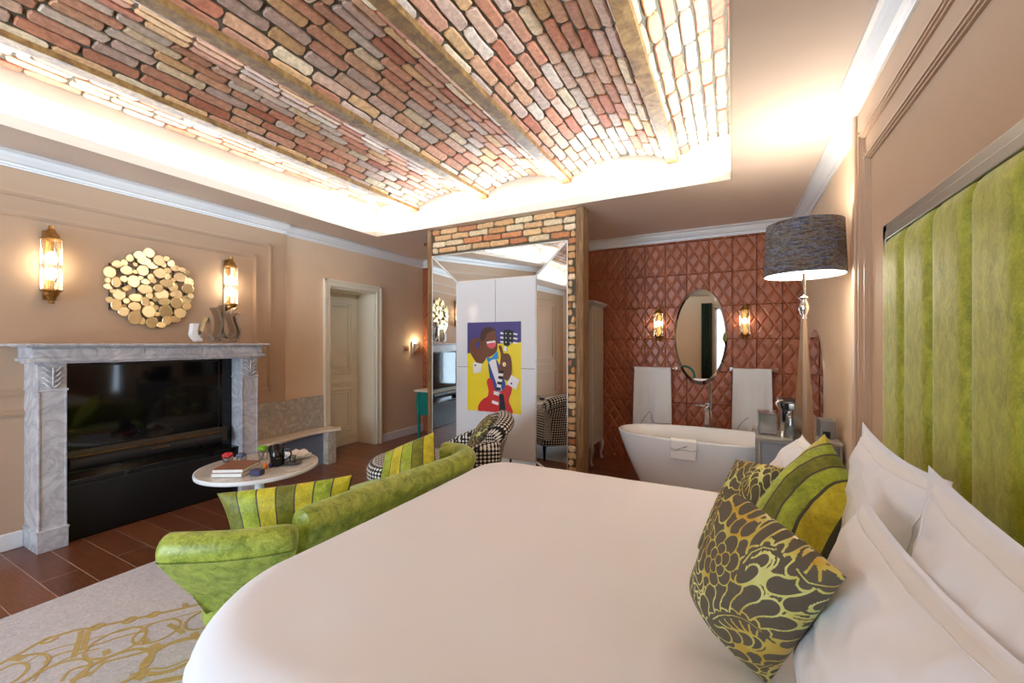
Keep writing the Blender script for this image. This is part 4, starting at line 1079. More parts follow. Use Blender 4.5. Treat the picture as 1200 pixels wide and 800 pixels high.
# standing white pillows (corners: bottom-far, bottom-near, top-near, top-far)
pillow('bed_pillow', [(.30, 1.62, .65), (.30, 1.12, .65), (.38, 1.12, 1.13), (.345, 1.60, 1.165)], .13, WH, 'upright white pillow against the middle of the headboard behind the striped cushion', 'pillow', 'white pillows', seed=1, flange=.07, wr=.014, nu=80, seam=True)
pillow('bed_pillow', [(.27, 1.11, .65), (.27, .42, .65), (.38, .40, 1.12), (.335, 1.09, 1.165)], .14, WH, 'upright white pillow against the headboard nearest the right edge, partly behind another', 'pillow', 'white pillows', seed=2, flange=.07, wr=.014, nu=80, seam=True)
pillow('bed_pillow', [(.125, 1.19, .65), (.14, .50, .65), (.29, .56, 1.06), (.26, 1.215, 1.06)], .14, WH, 'large white pillow lowest at the front, leaning beside the damask cushion', 'pillow', 'white pillows', seed=3, flange=.07, wr=.015, nu=80, seam=True)
pillow('bed_pillow', [(.12, 2.28, .64), (.14, 1.72, .64), (.30, 1.74, 1.04), (.27, 2.22, 1.0)], .17, WH, 'far white pillow showing left of the chrome lamp stem', 'pillow', 'white pillows', seed=4, flange=.05, wr=.014, nu=80, seam=True)
# cushions
dm = dam_pattern(1)
D_ = [wp(900, 802, .93), wp(992, 676, .68), wp(853, 572, 1.04), wp(808, 690, 1.16)]
pillow('damask_cushion', D_, .17, 'damask', 'grey cushion with gold damask leaves lying frontmost on the bed', 'cushion', 'damask cushions', nu=170, attr=dm, wr=.006, pinch=.02, seed=5)
F_ = [wp(880, 660, 1.42), wp(922, 548, 1.50), wp(862, 538, 1.66), wp(812, 652, 1.55)]
pillow('damask_cushion', F_, .16, 'damask', 'grey and gold damask cushion half hidden behind the striped and front cushions', 'cushion', 'damask cushions', nu=130, attr=dam_pattern(2, 1), wr=.006, pinch=.0, seed=6, power=.6)
def stripes(n, order, dark=.14, ax=0):
    def f(u, v):
        k = (u if ax == 0 else v)*n; i = int(k); fr = k-i
        return 3 if fr > 1-dark else order[i % len(order)]
    return f
SM = ['stripe_g', 'stripe_y', 'stripe_o', 'stripe_d']
E_ = [wp(870, 622, 1.42), wp(952, 692, 1.12), wp(1012, 582, 1.15), wp(966, 508, 1.34)]
pillow('striped_cushion', E_, .20, None, 'green and yellow striped velvet cushion standing against the white pillows', 'cushion', 'striped velvet cushions', nu=70, mats=SM, mif=stripes(5, [1, 0, 2, 0, 1], .15, 0), wr=.008, pinch=.0, seed=7, power=.7)

# ---------------------------------------------------------------- green sofa
sf = thing('curved_sofa', 'curved green velvet sofa with rolled back at the foot of the bed', 'sofa', (-1.85, 1.6, 0))
GV = M['velvet_green']
def padded(name, path, zt, out, thick=.15, zb=.22, taper=.16, cap=.06, parent=sf, hfun=None, mat=GV, roll=.075, skew=None, us=1):
    """sweep of an upholstered wall section; out=+1 when the outer face lies left of travel direction"""
    P_ = spline([(a, b, 0) for a, b in path], 10); n_ = len(P_)
    L = sum((P_[i+1]-P_[i]).length for i in range(n_-1))
    def section(zt):
        pr = []; r_ = roll
        pr.append((-taper-.02, zb)); pr.append((-taper*.6-.0, zb+(zt-zb)*.25)); pr.append((.035-taper*.12, zt-.20)); pr.append((.052, zt-r_*1.75)); pr.append((.056, zt-r_*1.52))
        pr.append((.062, zt-r_*1.45))
        for k in range(0, 11):
            a = -.75+(PI+.75+.3)*k/10
            pr.append((.0+r_*math.cos(a)*1.0, zt-r_+r_*math.sin(a)))
        pr.append((-.07, zt-r_*1.6)); pr.append((-.075, zt-.2)); pr.append((-.09-taper*.4, .36)); pr.append((-.10-taper, zb))
        return pr
    n_p = len(section(zt)); rows = []
    for i, p in enumerate(P_):
        t = (P_[min(i+1, n_-1)]-P_[max(i-1, 0)]).normalized(); nn = Vector((-t.y, t.x, 0))*out
        k = i/(n_-1); s_ = k*L; e0 = min(1, s_/cap) if cap else 1; e1 = min(1, (L-s_)/cap) if cap else 1
        e = math.sqrt(max(0, 1-(1-min(e0, e1))**2))*.86+.14
        z_t = zt+(hfun(k) if hfun else 0); sec = section(z_t); zc_ = z_t-.12
        row = []
        for o_, z in sec:
            oo = -.02+(o_+.02)*(.35+.65*e); zz = zc_+(z-zc_)*(.7+.3*e) if z > zc_ else z
            q = p+nn*oo; 
            if skew:  # bottoms drawn towards a centre
                kk = max(0, (zt-.10-z))/(zt-zb); q = q+(Vector(skew)-q)*kk*.52; 
            row.append((q.x, q.y, zz))
        rows.append(row)
    vs = [q for r_ in rows for q in r_]; fs = []; uv = []
    for i in range(n_-1):
        for k in range(n_p):
            k2 = (k+1) % n_p; fs.append((i*n_p+k, i*n_p+k2, (i+1)*n_p+k2, (i+1)*n_p+k))
    fs.append(tuple(range(n_p))); fs.append(tuple((n_-1)*n_p+k for k in range(n_p))[::-1])
    m = MB(); m.add(vs, fs)
    b = len(m.uv)-len(fs); q = 0
    for i in range(n_-1):
        for k in range(n_p):
            u0, u1 = i/(n_-1)*L, (i+1)/(n_-1)*L; m.uv[b+q] = [(u0, k*.03), (u0, (k+1)*.03), (u1, (k+1)*.03), (u1, k*.03)]; q += 1
    return m.build(name, mat, parent, auto=True)
# near arm: from left (front end) to right; outer faces the camera (right of travel)
padded('near_arm', [(-1.945, .80), (-1.84, .86), (-1.70, .96), (-1.57, 1.10)], .668, -1, zb=.27, taper=.05, cap=.07, roll=.062, skew=(-1.90, 1.12, 0))
# seam and piping on the arm
padded('backrest', [(-1.655, 1.16), (-1.635, 1.5), (-1.60, 1.9), (-1.575, 2.2), (-1.61, 2.38), (-1.72, 2.46), (-1.86, 2.44)], .685, -1, zb=.25, taper=.10, cap=.06, roll=.07)
seatp = [(-1.98, .96), (-1.80, 1.02), (-1.72, 1.2), (-1.70, 1.6), (-1.67, 2.1), (-1.75, 2.36), (-1.95, 2.42), (-2.16, 2.3), (-2.26, 2.0), (-2.20, 1.6), (-2.20, 1.2), (-2.12, 1.0)]
sp_ = [(v.x, v.y) for v in spline([(a, b, 0) for a, b in seatp+[seatp[0]]], 4)][:-1]
def scaled(pl, k): 
    cx_ = sum(p[0] for p in pl)/len(pl); cy_ = sum(p[1] for p in pl)/len(pl)
    return [(cx_+(x-cx_)*k, cy_+(y-cy_)*k) for x, y in pl]
def loft(levels, name, mat, parent, cap=True):
    n_ = len(levels[0][0]); vs = [(x, y, z) for pl, z in levels for x, y in pl]; fs = []
    for q in range(len(levels)-1):
        for k in range(n_): fs.append((q*n_+k, q*n_+(k+1) % n_, (q+1)*n_+(k+1) % n_, (q+1)*n_+k))
    fs.append(tuple(range(n_))[::-1]); fs.append(tuple((len(levels)-1)*n_+k for k in range(n_)))
    m = MB(); m.add(vs, fs)
    P_ = levels[0][0]; per = [0]
    for k in range(n_): per.append(per[-1]+math.hypot(P_[(k+1) % n_][0]-P_[k][0], P_[(k+1) % n_][1]-P_[k][1]))
    b = len(m.uv)-len(fs); q2 = 0; hh = 0
    for q in range(len(levels)-1):
        dz = math.hypot(levels[q+1][1]-levels[q][1], abs(levels[q+1][0][0][0]-levels[q][0][0][0]))
        for k in range(n_):
            m.uv[b+q2] = [(per[k], hh), (per[k+1], hh), (per[k+1], hh+dz), (per[k], hh+dz)]; q2 += 1
        hh += dz
    m.uv[b+q2] = [(x, y) for x, y in levels[0][0]][::-1]; m.uv[b+q2+1] = [(x, y) for x, y in levels[-1][0]]
    return m.build(name, mat, parent, auto=True)
loft([(scaled(sp_, .84), .24), (scaled(sp_, .93), .30), (scaled(sp_, .98), .36), (scaled(sp_, 1.0), .41), (scaled(sp_, .975), .44), (scaled(sp_, .9), .455)], 'seat', GV, sf)
loft([(scaled(sp_, .80), .016), (scaled(sp_, .79), .12), (scaled(sp_, .80), .19), (scaled(sp_, .82), .20), (scaled(sp_, .80), .21), (scaled(sp_, .82), .25)], 'plinth', velvet('pale green velvet skirt', srgb(110, 150, 60), srgb(180, 214, 120), 9), sf)
loft([(scaled(sp_, 1.02)[:0] or [(-1.99+.13*math.cos(a), 1.1+.12*math.sin(a)) for a in [2*PI*k/24 for k in range(24)]], .016), ([(-1.99+.125*math.cos(a), 1.1+.115*math.sin(a)) for a in [2*PI*k/24 for k in range(24)]], .16), ([(-1.99+.14*math.cos(a), 1.1+.13*math.sin(a)) for a in [2*PI*k/24 for k in range(24)]], .20), ([(-1.99+.135*math.cos(a), 1.1+.125*math.sin(a)) for a in [2*PI*k/24 for k in range(24)]], .28)], 'arm_pedestal', M['velvet_green'], sf)
# cushions on sofa
pillow('striped_cushion', [(-2.06, 1.12, .44), (-1.70, 1.46, .44), wp(414, 556, 2.10), wp(254, 578, 1.95)], .13, None, 'wide striped green and yellow cushion propped inside the near arm of the sofa', 'cushion', 'striped velvet cushions', nu=84, mats=SM, mif=stripes(7, [2, 0, 1, 2, 1, 0, 1], .14, 0), wr=.006, pinch=.05, seed=8)
pillow('striped_cushion', [wp(445, 592, 2.60), wp(395, 612, 2.48), wp(450, 530, 2.82), wp(512, 508, 3.02)][::1] if False else [wp(440, 592, 2.50), wp(512, 592, 2.52), wp(509, 506, 2.70), wp(452, 530, 2.72)], .19, None, 'striped yellow green cushion leaning in the far curve of the sofa', 'cushion', 'striped velvet cushions', nu=70, mats=SM, mif=stripes(5, [0, 1, 0, 2, 1], .13, 0), wr=.008, pinch=.0, seed=9, power=.7)

# ---------------------------------------------------------------- houndstooth chair
hc = thing('slipper_chair', 'black and white houndstooth lounge chair with rolled back beyond the sofa', 'armchair', (-2.05, 2.7, 0))
HT = M['hound']
cdir = Vector((-.86, -.51, 0)).normalized(); cside = Vector((-cdir.y, cdir.x, 0))   # side toward camera(+)/far
cc = Vector((-1.78, 3.04, 0))
def cp(f_, s_): v = cc+cdir*f_+cside*s_; return (v.x, v.y)
seat = [cp(.08, -.30), cp(.45, -.32), cp(.80, -.31), cp(.97, -.20), cp(1.02, 0), cp(.97, .20), cp(.80, .31), cp(.45, .32), cp(.08, .30), cp(.0, 0)]
ss_ = [(v.x, v.y) for v in spline([(a, b, 0) for a, b in seat+[seat[0]]], 4)][:-1]
loft([(scaled(ss_, .93), .19), (scaled(ss_, .97), .22), (scaled(ss_, .99), .30), (scaled(ss_, .985), .31), (scaled(ss_, 1.02), .33), (scaled(ss_, 1.02), .40), (scaled(ss_, .98), .435), (scaled(ss_, .9), .45)], 'seat', HT, hc)
for f_, s_ in ((.15, -.24), (.15, .24), (.78, -.22), (.78, .22)):
    x, y = cp(f_, s_); MB().lathe([(.012, .012), (.022, .19)], (x, y, 0), 12).build('leg', 'blackmatte', hc, smooth=True)
# back: swept along side axis, profile in (forward, z)
def backsec(k):  # k -1..1 across
    hgt = .80-.07*abs(k)**3; lean = -.16
    pts = []
    zb = .22
    inner = [(.16, .38), (.10, .50), (.03, .64), (-.04, hgt-.05)]
    roll = [(-.10+.075*math.cos(a), hgt-.045+.062*math.sin(a)) for a in [PI*.30+PI*1.1*i/8 for i in range(9)]]
    outer = [(-.125, hgt-.14), (-.09, .55), (-.05, .35), (-.03, zb)]
    return inner+roll+outer+[(.12, zb)]
nS = 24; npf = len(backsec(0)); vs = []; fs = []
for i in range(nS+1):
    k = -1+2*i/nS; wrap = .10*abs(k)**3
    for f_, z in backsec(k):
        e = math.sqrt(max(0, 1-max(0, (abs(k)-.9)/.1)**2))*.8+.2
        f2 = -.03+(f_+.03)*(.45+.55*e)+wrap
        x, y = cp(f2, k*.325); vs.append((x, y, z if z < .5 else .5+(z-.5)*(.8+.2*e)))
for i in range(nS):
    for q in range(npf): fs.append((i*npf+q, i*npf+(q+1) % npf, (i+1)*npf+(q+1) % npf, (i+1)*npf+q))
fs.append(tuple(range(npf))); fs.append(tuple(nS*npf+q for q in range(npf))[::-1])
m = MB(); m.add(vs, fs); b = len(m.uv)-len(fs)
S0 = backsec(0); Ls = [0]
for q in range(npf): Ls.append(Ls[-1]+math.hypot(S0[(q+1) % npf][0]-S0[q][0], S0[(q+1) % npf][1]-S0[q][1]))
q2 = 0
for i in range(nS):
    for q in range(npf): m.uv[b+q2] = [(i/nS*.72, Ls[q]), (i/nS*.72, Ls[q+1]), ((i+1)/nS*.72, Ls[q+1]), ((i+1)/nS*.72, Ls[q])]; q2 += 1
m.uv[b+q2] = [(f_, z) for f_, z in backsec(-1)]; m.uv[b+q2+1] = [(f_, z) for f_, z in backsec(1)][::-1]
m.build('backrest', HT, hc, auto=True)
# low arms sweeping forward from the back
for s_ in (-1, 1):
    P_ = spline([(*cp(-.04, s_*.31), 0.60), (*cp(.10, s_*.33), .585), (*cp(.26, s_*.33), .53), (*cp(.42, s_*.32), .45)], 8)
    m = MB(); n_ = len(P_); rows = []; seg = 14; fs = []
    for i, p in enumerate(P_):
        t = (P_[min(i+1, n_-1)]-P_[max(i-1, 0)]).normalized(); sd = Vector((-t.y, t.x, 0)).normalized()
        for k in range(seg):
            a = 2*PI*k/seg; zz = p.z+.05*math.sin(a)
            if math.sin(a) < -.3: zz = .30
            rows.append(tuple(Vector((p.x, p.y, 0))+sd*.055*math.cos(a))[:2]+(zz,))
    for i in range(n_-1):
        for k in range(seg): fs.append((i*seg+k, i*seg+(k+1) % seg, (i+1)*seg+(k+1) % seg, (i+1)*seg+k))
    fs.append(tuple(range(seg))); fs.append(tuple((n_-1)*seg+k for k in range(seg))[::-1])
    m.add(rows, fs); b = len(m.uv)-len(fs); q2 = 0
    for i in range(n_-1):
        for k in range(seg):
            def vv(a_, b_): return .16*math.cos(2*PI*b_/seg)*.5+rows[a_*seg+(b_ % seg)][2]
            m.uv[b+q2] = [(i*.02, vv(i, k)), (i*.02, vv(i, k+1)), ((i+1)*.02, vv(i+1, k+1)), ((i+1)*.02, vv(i+1, k))]; q2 += 1
    m.build('arm', HT, hc, auto=True)
a_, b_ = cp(.30, .10), cp(.16, -.27)
pillow('damask_cushion', [(*cp(.22, .27), .45), (*cp(.22, -.14), .45), (*cp(.02, -.14), .79), (*cp(.02, .27), .79)], .13, 'damask', 'grey and gold patterned cushion leaning on the back of the houndstooth chair', 'cushion', 'damask cushions', nu=80, attr=dam_pattern(3), wr=.004, pinch=.0, seed=10)

# ---------------------------------------------------------------- coffee table
TX, TY, TZ, TR = -3.08, 1.855, .50, .385
ct = thing('coffee_table', 'round pale marble coffee table on a white turned pedestal', 'coffee table', (TX, TY, 0))
MB().lathe([(0, -.022), (TR-.012, -.022), (TR, -.012), (TR, -.004), (TR-.004, 0), (0, 0)], (TX, TY, TZ), 72).build('table_top', 'marble_table', ct, smooth=False)
MB().lathe([(TR-.002, -.026), (TR+.006, -.024), (TR+.008, -.012), (TR+.006, .002), (TR-.002, .002)], (TX, TY, TZ), 72, caps=False).build('rim', 'white', ct, smooth=True)
MB().lathe([(.20, 0), (.205, .015), (.16, .03), (.06, .05), (.035, .09), (.03, .16), (.05, .22), (.055, .26), (.032, .32), (.03, .38), (.055, .42), (.06, .44), (.04, .455), (.09, .475), (.10, .4775)], (TX, TY, .0125), 32).build('pedestal', 'ceramic', ct, smooth=True)
z = TZ+.0035
def onT(px, py, h=0): return on_z(px, py, z+h)
def slab(name, ctr, L, W_, h, ang, mats_, label, cat, z0, edge=.0):
    xf = Matrix.Translation((ctr[0], ctr[1], z0)) @ Matrix.Rotation(ang, 4, 'Z')
    t = thing(name, label, cat, (ctr[0], ctr[1], z0))
    MB(xf).box(-L/2+.003, L/2-.003, -W_/2+.003, W_/2, .003, h-.003).build('pages', mats_[1], t)
    MB(xf).box(-L/2, L/2, -W_/2, W_/2, h-.003, h).box(-L/2, L/2, -W_/2, W_/2, 0, .003).box(-L/2, L/2, W_/2, W_/2+.003, 0, h).build('cover', mats_[0], t)
    return t
paper = plain('book pages', srgb(236, 232, 224), .8, var=.02)
pc = onT(277, 553)
cov = plain('brown leather cover', srgb(142, 92, 62), .5, var=.12, vs=20)
slab('hardback_book', (pc.x, pc.y), .20, .22, .022, math.radians(30), (plain('white book cover', srgb(226, 226, 224), .5, var=0), paper), 'white book at the bottom of the stack on the coffee table', 'book', z)
slab('hardback_book', (pc.x-.004, pc.y+.005), .20, .22, .026, math.radians(32), (cov, paper), 'brown covered book on top of the stack on the coffee table', 'book', z+.0235)
pc = onT(301, 556)
slab('card_box', (pc.x, pc.y), .075, .05, .035, math.radians(20), (plain('indigo card', srgb(62, 60, 96), .4, var=0), plain('indigo card side', srgb(62, 60, 96), .4, var=0)), 'small indigo box on the table in front of the glass vase', 'box', z)
def blob_flower(name, ctr, h, col, r, label, cat, n=9):
    t = thing(name, label, cat, (ctr[0], ctr[1], z))
    MB().lathe([(0, .004), (.030, .004), (.034, h), (.036, h), (.032, 0), (0, 0)], (ctr[0], ctr[1], z), 20).build('glass_vase', 'glass', t, smooth=True)
    m = MB()
    for k in range(n):
        a = 2*PI*k*.618; rr = r*.55*math.sqrt((k+.5)/n); zz = h+r*.6-rr*.5
        pts = []
        cx_, cy_, cz = ctr[0]+rr*math.cos(a), ctr[1]+rr*math.sin(a), z+zz
        q = r*.42
        m.lathe([(0, -q), (q*.75, -q*.6), (q, 0), (q*.7, q*.65), (0, q*.75)], (cx_, cy_, cz), 9)
    m.build('blooms', plain(name+' petals', col, .6, var=.25, vs=60), t, smooth=True)
    return t
g_ = onT(308, 538); 
t = blob_flower('flower_vase', (g_.x, g_.y), .07, srgb(120, 170, 30), .045, 'little glass vase of lime green blooms beside the black mug', 'vase')
MB().tube([(g_.x, g_.y, z+.005), (g_.x+.004, g_.y, z+.09)], .004, 6).build('stem', plain('green stem', srgb(80, 120, 40), .6, var=0), t)
g_ = onT(267, 541); t = blob_flower('candy_jar', (g_.x, g_.y), .035, srgb(206, 50, 50), .045, 'glass dish of red sweets behind the books on the coffee table', 'dish')
g_ = onT(283, 540); blob_flower('candy_jar', (g_.x, g_.y), .03, srgb(90, 96, 120), .042, 'glass dish of grey blue sweets behind the books on the coffee table', 'dish')
g_ = onT(325, 545)
mg = thing('coffee_mug', 'tall black mug with a gold emblem standing on the coffee table', 'mug', (g_.x, g_.y, z))
MB().lathe([(0, 0), (.042, 0), (.046, .01), (.048, .06), (.056, .145), (.053, .145), (.043, .01), (0, .008)], (g_.x, g_.y, z), 28).build('mug_body', plain('black glazed mug', srgb(18, 18, 22), .15, var=0), mg, smooth=True)
hx = Vector((.88, .47, 0))
MB().tube(spline([(g_.x+hx.x*.052, g_.y+hx.y*.052, z+.12), (g_.x+hx.x*.092, g_.y+hx.y*.092, z+.115), (g_.x+hx.x*.098, g_.y+hx.y*.098, z+.07), (g_.x+hx.x*.047, g_.y+hx.y*.047, z+.035)], 6), .006, 8).build('handle', plain('black glaze', srgb(18, 18, 22), .15, var=0), mg, smooth=True)
fw = Vector((.86, -.5, 0)).normalized()
q = Vector((g_.x, g_.y, z))+fw*.0515
m = MB(); sd = Vector((-fw.y, fw.x, 0))
for dz, w_, h_ in ((.085, .014, .016), (.060, .03, .005)):
    a, b2_ = q-sd*w_/2, q+sd*w_/2
    m.add([tuple(a+Vector((0, 0, dz))), tuple(b2_+Vector((0, 0, dz))), tuple(b2_+Vector((0, 0, dz+h_))), tuple((a+b2_)/2+Vector((0, 0, dz+h_*1.5))), tuple(a+Vector((0, 0, dz+h_)))], [(0, 1, 2, 3, 4)])
m.build('emblem', 'brass', mg)
def small_jar(ctr, r, h, col, label):
    t = thing('sweet_pot', label, 'pot', (ctr.x, ctr.y, z), 'tiny pots before the mug')
    MB().lathe([(0, 0), (r, 0), (r*1.05, h*.7), (r*.8, h), (0, h)], (ctr.x, ctr.y, z), 14).build('pot', plain('pot glaze', col, .4, var=0), t, smooth=True)
    MB().lathe([(r*.82, 0), (r*.82, h*.25), (0, h*.25)], (ctr.x, ctr.y, z+h), 14).build('lid', plain('pot lid', col, .3, var=0), t)
small_jar(onT(311, 549), .014, .032, srgb(226, 120, 30), 'tiny orange pot before the black mug'); small_jar(onT(317, 547), .013, .024, srgb(70, 60, 130), 'tiny violet pot before the black mug')
g_ = onT(343, 543)
sr = thing('saucer', 'dark saucer under the small coffee glass', 'saucer', (g_.x, g_.y, z)); MB().lathe([(0, 0), (.035, 0), (.066, .009), (.066, .012), (.034, .004), (0, .004)], (g_.x, g_.y, z), 32).build('dish', plain('slate saucer', srgb(74, 74, 76), .3, var=.05), sr, smooth=True)
cu = thing('espresso_glass', 'small glass of black coffee on the dark saucer', 'glass', (g_.x, g_.y, z+.005))
MB().lathe([(0, .003), (.019, .003), (.026, .055), (.027, .055), (.021, 0), (0, 0)], (g_.x, g_.y, z+.005), 20).build('cup', 'glass', cu, smooth=True)
MB().lathe([(0, .004), (.0185, .004), (.0225, .034), (0, .0345)], (g_.x, g_.y, z+.005), 20).build('coffee', plain('black coffee', srgb(40, 20, 12), .1, var=0), cu)
g_ = onT(338, 528)
g_ = Vector((TX+.055, TY+.265, z))
pl = thing('dessert_plate', 'white plate on the far side of the coffee table', 'plate', tuple(g_)); MB().lathe([(0, 0), (.05, 0), (.10, .014), (.10, .017), (.05, .004), (0, .004)], tuple(g_), 36).build('dish', 'ceramic', pl, smooth=True)
def nap(u, v):
    a, b = u-.5, v-.5; hgt = .045*max(0, 1-abs(a)*2.4)*max(0, 1-abs(b)*1.6)+.014*math.sin(u*11+v*4)*math.sin(v*9)+.026
    return (g_.x+a*.15+b*.05, g_.y+b*.15-a*.04, g_.z+hgt)
tag(sheet(nap, 16, 16, 'paper_napkin', 'towel', th=.001), 'crumpled white napkin lying on the plate', 'napkin')
m = MB(); m.lathe([(0, -.012), (.02, -.010), (.03, 0), (.02, .012), (0, .014)], (g_.x-.06, g_.y+.01, z+.028), 12, sx=1.3)
tag(m.build('pastry', plain('baked pastry', srgb(190, 130, 70), .7, var=.2, vs=40), smooth=True), 'small golden pastry beside the napkin on the plate', 'pastry')

# ---------------------------------------------------------------- rug
rg = MB(); rx_0, rx_1, ry_0, ry_1 = -3.26, -1.3, -1.0, 3.1
pts = []
rg.box(rx_0, rx_1, ry_0, ry_1, 0.0005, .011)
rn = [0]
def rib(px_pts, wd, closed=False, world=False):
    P_ = [Vector((p[0], p[1], 0)) for p in px_pts] if world else [on_z(p[0]/4.615, 690+p[1]/4.615, .012) for p in px_pts]
    if not closed: P_ = spline([tuple(p) for p in P_], 6)
    rn[0] += 1; n_ = len(P_); vs = []; fs = []
    for i, p in enumerate(P_):
        a = P_[(i-1) % n_] if closed else P_[max(i-1, 0)]; b = P_[(i+1) % n_] if closed else P_[min(i+1, n_-1)]
        t = (b-a).normalized(); nn = Vector((-t.y, t.x, 0)); w_ = wd*.72
        for z_ in (.0105, .0113+.00006*rn[0]):
            for s_ in (-1, 1): vs.append((p.x+nn.x*w_*s_/2, p.y+nn.y*w_*s_/2, z_))
    for i in range(n_ if closed else n_-1):
        q = i*4; r_ = ((i+1) % n_)*4
        fs += [(q+2, q+3, r_+3, r_+2), (q, q+2, r_+2, r_), (q+1, r_+1, r_+3, q+3)]
    rg.add(vs, fs, mi=1)
rib([(-20, 415), (130, 335), (240, 275), (400, 225), (520, 205), (690, 168), (830, 138), (1000, 100), (1125, 68), (1300, 30)], .028)
rib([(140, 400), (220, 350), (300, 320), (400, 295), (480, 272), (560, 252), (700, 215), (840, 180), (1000, 140), (1160, 100)], .012)
rib([(230, 400), (320, 350), (430, 325), (520, 300), (640, 262), (720, 240), (800, 225)], .018)
rib([(440, 225), (430, 270), (410, 330), (400, 370)], .03); rib([(480, 222), (465, 270), (450, 330)], .03)
rib([(180, 500), (230, 440), (330, 390), (420, 350), (540, 320)], .014)
rib([(480, 470), (560, 400), (640, 375), (760, 345), (900, 300), (1050, 265)], .020)
rib([(330, 500), (380, 440), (480, 410), (600, 385)], .018); rib([(0, 440), (60, 410), (130, 400), (150, 430), (90, 490), (30, 520)], .018)
rib([(700, 465), (820, 430), (900, 425), (1040, 370)], .014); rib([(780, 520), (880, 495), (1020, 470), (1100, 450)], .04)
rib([(910, 190), (960, 215), (990, 240)], .03); rib([(770, 265), (800, 290)], .035); rib([(830, 300), (850, 320)], .05); rib([(570, 330), (580, 355)], .035); rib([(1050, 235), (1060, 265)], .045)
rib([(740, 470), (780, 480)], .045); rib([(1000, 75), (1000, 105)], .03); rib([(60, 370), (130, 375)], .05); rib([(380, 500), (440, 470), (480, 460)], .04)
def ring_at(cx_, cy_, rr, wd):
    c_ = on_z(cx_/4.615, 690+cy_/4.615, .012)
    rib([(c_.x+rr*math.cos(a), c_.y+rr*1.05*math.sin(a)) for a in [2*PI*k/28 for k in range(28)]], wd, True, True)
for cx_, cy_, rr, wd in ((850, 228, .085, .016), (628, 288, .10, .018), (945, 355, .105, .03), (612, 440, .12, .026), (1110, 160, .08, .016), (295, 480, .10, .016), (20, 470, .12, .018), (700, 168, .022, .02), (262, 275, .022, .02), (830, 138, .020, .02), (520, 205, .022, .02)): ring_at(cx_, cy_, rr, wd)
tag(rg.build('area_rug', ['rug', 'rug_gold']), 'silver grey rug with gold scrollwork between bed and fireplace', 'rug')

# ---------------------------------------------------------------- things seen only in the mirrors
cu_ = MB(); cu_.grid(lambda u, v: (-.74+.26*u, YN+.09+.028*math.sin(u*2*PI*4), .02+2.45*v), 60, 2)
tag(cu_.build('window_curtain', plain('dark green curtain', srgb(44, 62, 44), .7, var=.4, vs=9), smooth=True, solid=.004), 'dark green curtain reflected in the oval mirror', 'curtain')
ta = thing('round_back_chair', 'teal round backed chair reflected low in the oval mirror', 'chair', (-1.08, -.95, 0))
m = MB(); m.tube([(-1.08+.235*math.cos(a), -.97, .78-.06+.235*math.sin(a)-.14) for a in [2*PI*k/32 for k in range(32)]], .03, 10, closed=True); m.build('back_frame', 'teal', ta, smooth=True)
MB().lathe([(0, -.02), (.2, -.02), (.215, 0), (.2, .02), (0, .02)], (0, 0, 0), 32).build('back_pad', 'stripe_g', ta, smooth=False).matrix_local = Matrix.Translation((0, -.02, .58)) @ Matrix.Rotation(PI/2, 4, 'X')
MB().lathe([(0, .36), (.25, .36), (.26, .40), (.24, .45), (0, .46)], (-1.08, -1.22, 0), 32).build('seat', 'stripe_g', ta)
for x, y in ((-1.26, -1.04), (-.90, -1.04), (-1.26, -1.40), (-.90, -1.40)): MB().tube([(x, y, 0), (x, y, .38)], lambda t: .012+.01*t, 8).build('leg', 'teal', ta)

# ceiling sprinkler
s_ = MB(); s_.lathe([(.022, 0), (.022, -.006), (.008, -.01), (.008, -.03), (.016, -.032), (.016, -.036)], (-3.55, 4.3, H), 12)
tag(s_.build('ceiling_sprinkler', 'brass', origin=(-3.55, 4.3, H)), 'small brass sprinkler head on the ceiling left of the brick partition', 'sprinkler')

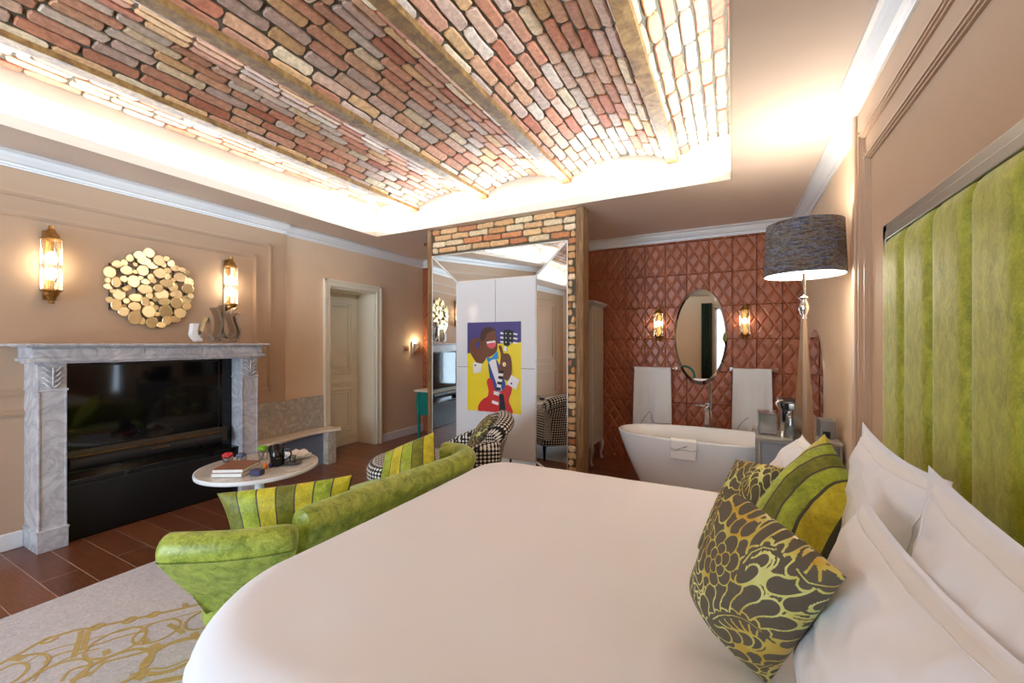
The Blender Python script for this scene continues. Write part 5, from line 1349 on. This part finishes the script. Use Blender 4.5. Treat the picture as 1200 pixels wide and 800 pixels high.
# ---------------------------------------------------------------- LED cove
for a in ((cx0-.085, cx0-.055, cy0, cy1), (cx1+.055, cx1+.085, cy0, cy1), (cx0-.05, cx1+.05, cy1+.055, cy1+.085), (cx0-.05, cx1+.05, cy0-.085, cy0-.055)):
    struct(MB().box(*a, H+.052, H+.058).build('trim_led', 'led'))
def area(name, loc, rot, sx, sy, e, col):
    l = bpy.data.lights.new(name, 'AREA'); l.shape = 'RECTANGLE'; l.size = sx; l.size_y = sy; l.energy = e; l.color = col
    o = bpy.data.objects.new(name, l); COL.objects.link(o); o.location = loc; o.rotation_euler = rot; return o
CE = 39; cc_ = (.63, .81, 1); ly = (cy0+cy1)/2; lx = (cx0+cx1)/2
area('cove_light', (cx0-.07, ly, H+.085), (0, PI+1.35, 0), .03, cy1-cy0, CE*1.0, cc_)
area('cove_light', (cx1+.07, ly, H+.085), (0, PI-1.35, 0), .03, cy1-cy0, CE*1.0, cc_)
area('cove_light', (lx, cy1+.07, H+.085), (PI+1.35, 0, 0), cx1-cx0, .03, CE, cc_)
area('cove_light', (lx, cy0-.07, H+.085), (PI-1.35, 0, 0), cx1-cx0, .03, CE, cc_)
# sconces and lamp
for y in (1.10, 2.30):
    point((XL+.067, y, 2.0), 2.8, (1, .82, .58)); point((XL+.067, y, 1.90), 2.8, (1, .82, .58))
for x in (-.775, .118): point((x, YB-.062, 1.64), 8, (1, .78, .52), .02)
point((LX, LY, 2.0), 11, (1, .88, .72), .05); point((LX, LY, 1.79), 5, (1, .88, .7), .09)
point((XL2+.07, 5.05, 1.40), 1.5, (1, .8, .5), .02)
# daylight through the near windows
for k, (a, b) in enumerate((W1, W2)):
    area('daylight', ((a+b)/2, YN-.30, (WZ0+WZ1)/2), (PI/2, 0, 0), b-a, WZ1-WZ0, (7, 48)[k]*(b-a), (.64, .82, 1))
wd = bpy.data.worlds.new('world'); sc.world = wd; wd.use_nodes = True
bg = wd.node_tree.nodes['Background']; bg.inputs[0].default_value = (.72, .86, 1, 1); bg.inputs[1].default_value = .7
sc.view_settings.view_transform = 'Standard'; sc.view_settings.look = 'None'; sc.view_settings.gamma = 1; sc.view_settings.use_curve_mapping = False
sc.view_settings.exposure = 0.92
try:
    sc.cycles.use_denoising = True; sc.cycles.max_bounces = 10; sc.cycles.diffuse_bounces = 6; sc.cycles.glossy_bounces = 5; sc.cycles.transparent_max_bounces = 12
    sc.cycles.sample_clamp_indirect = 6; sc.cycles.caustics_reflective = False; sc.cycles.caustics_refractive = False
except Exception: pass
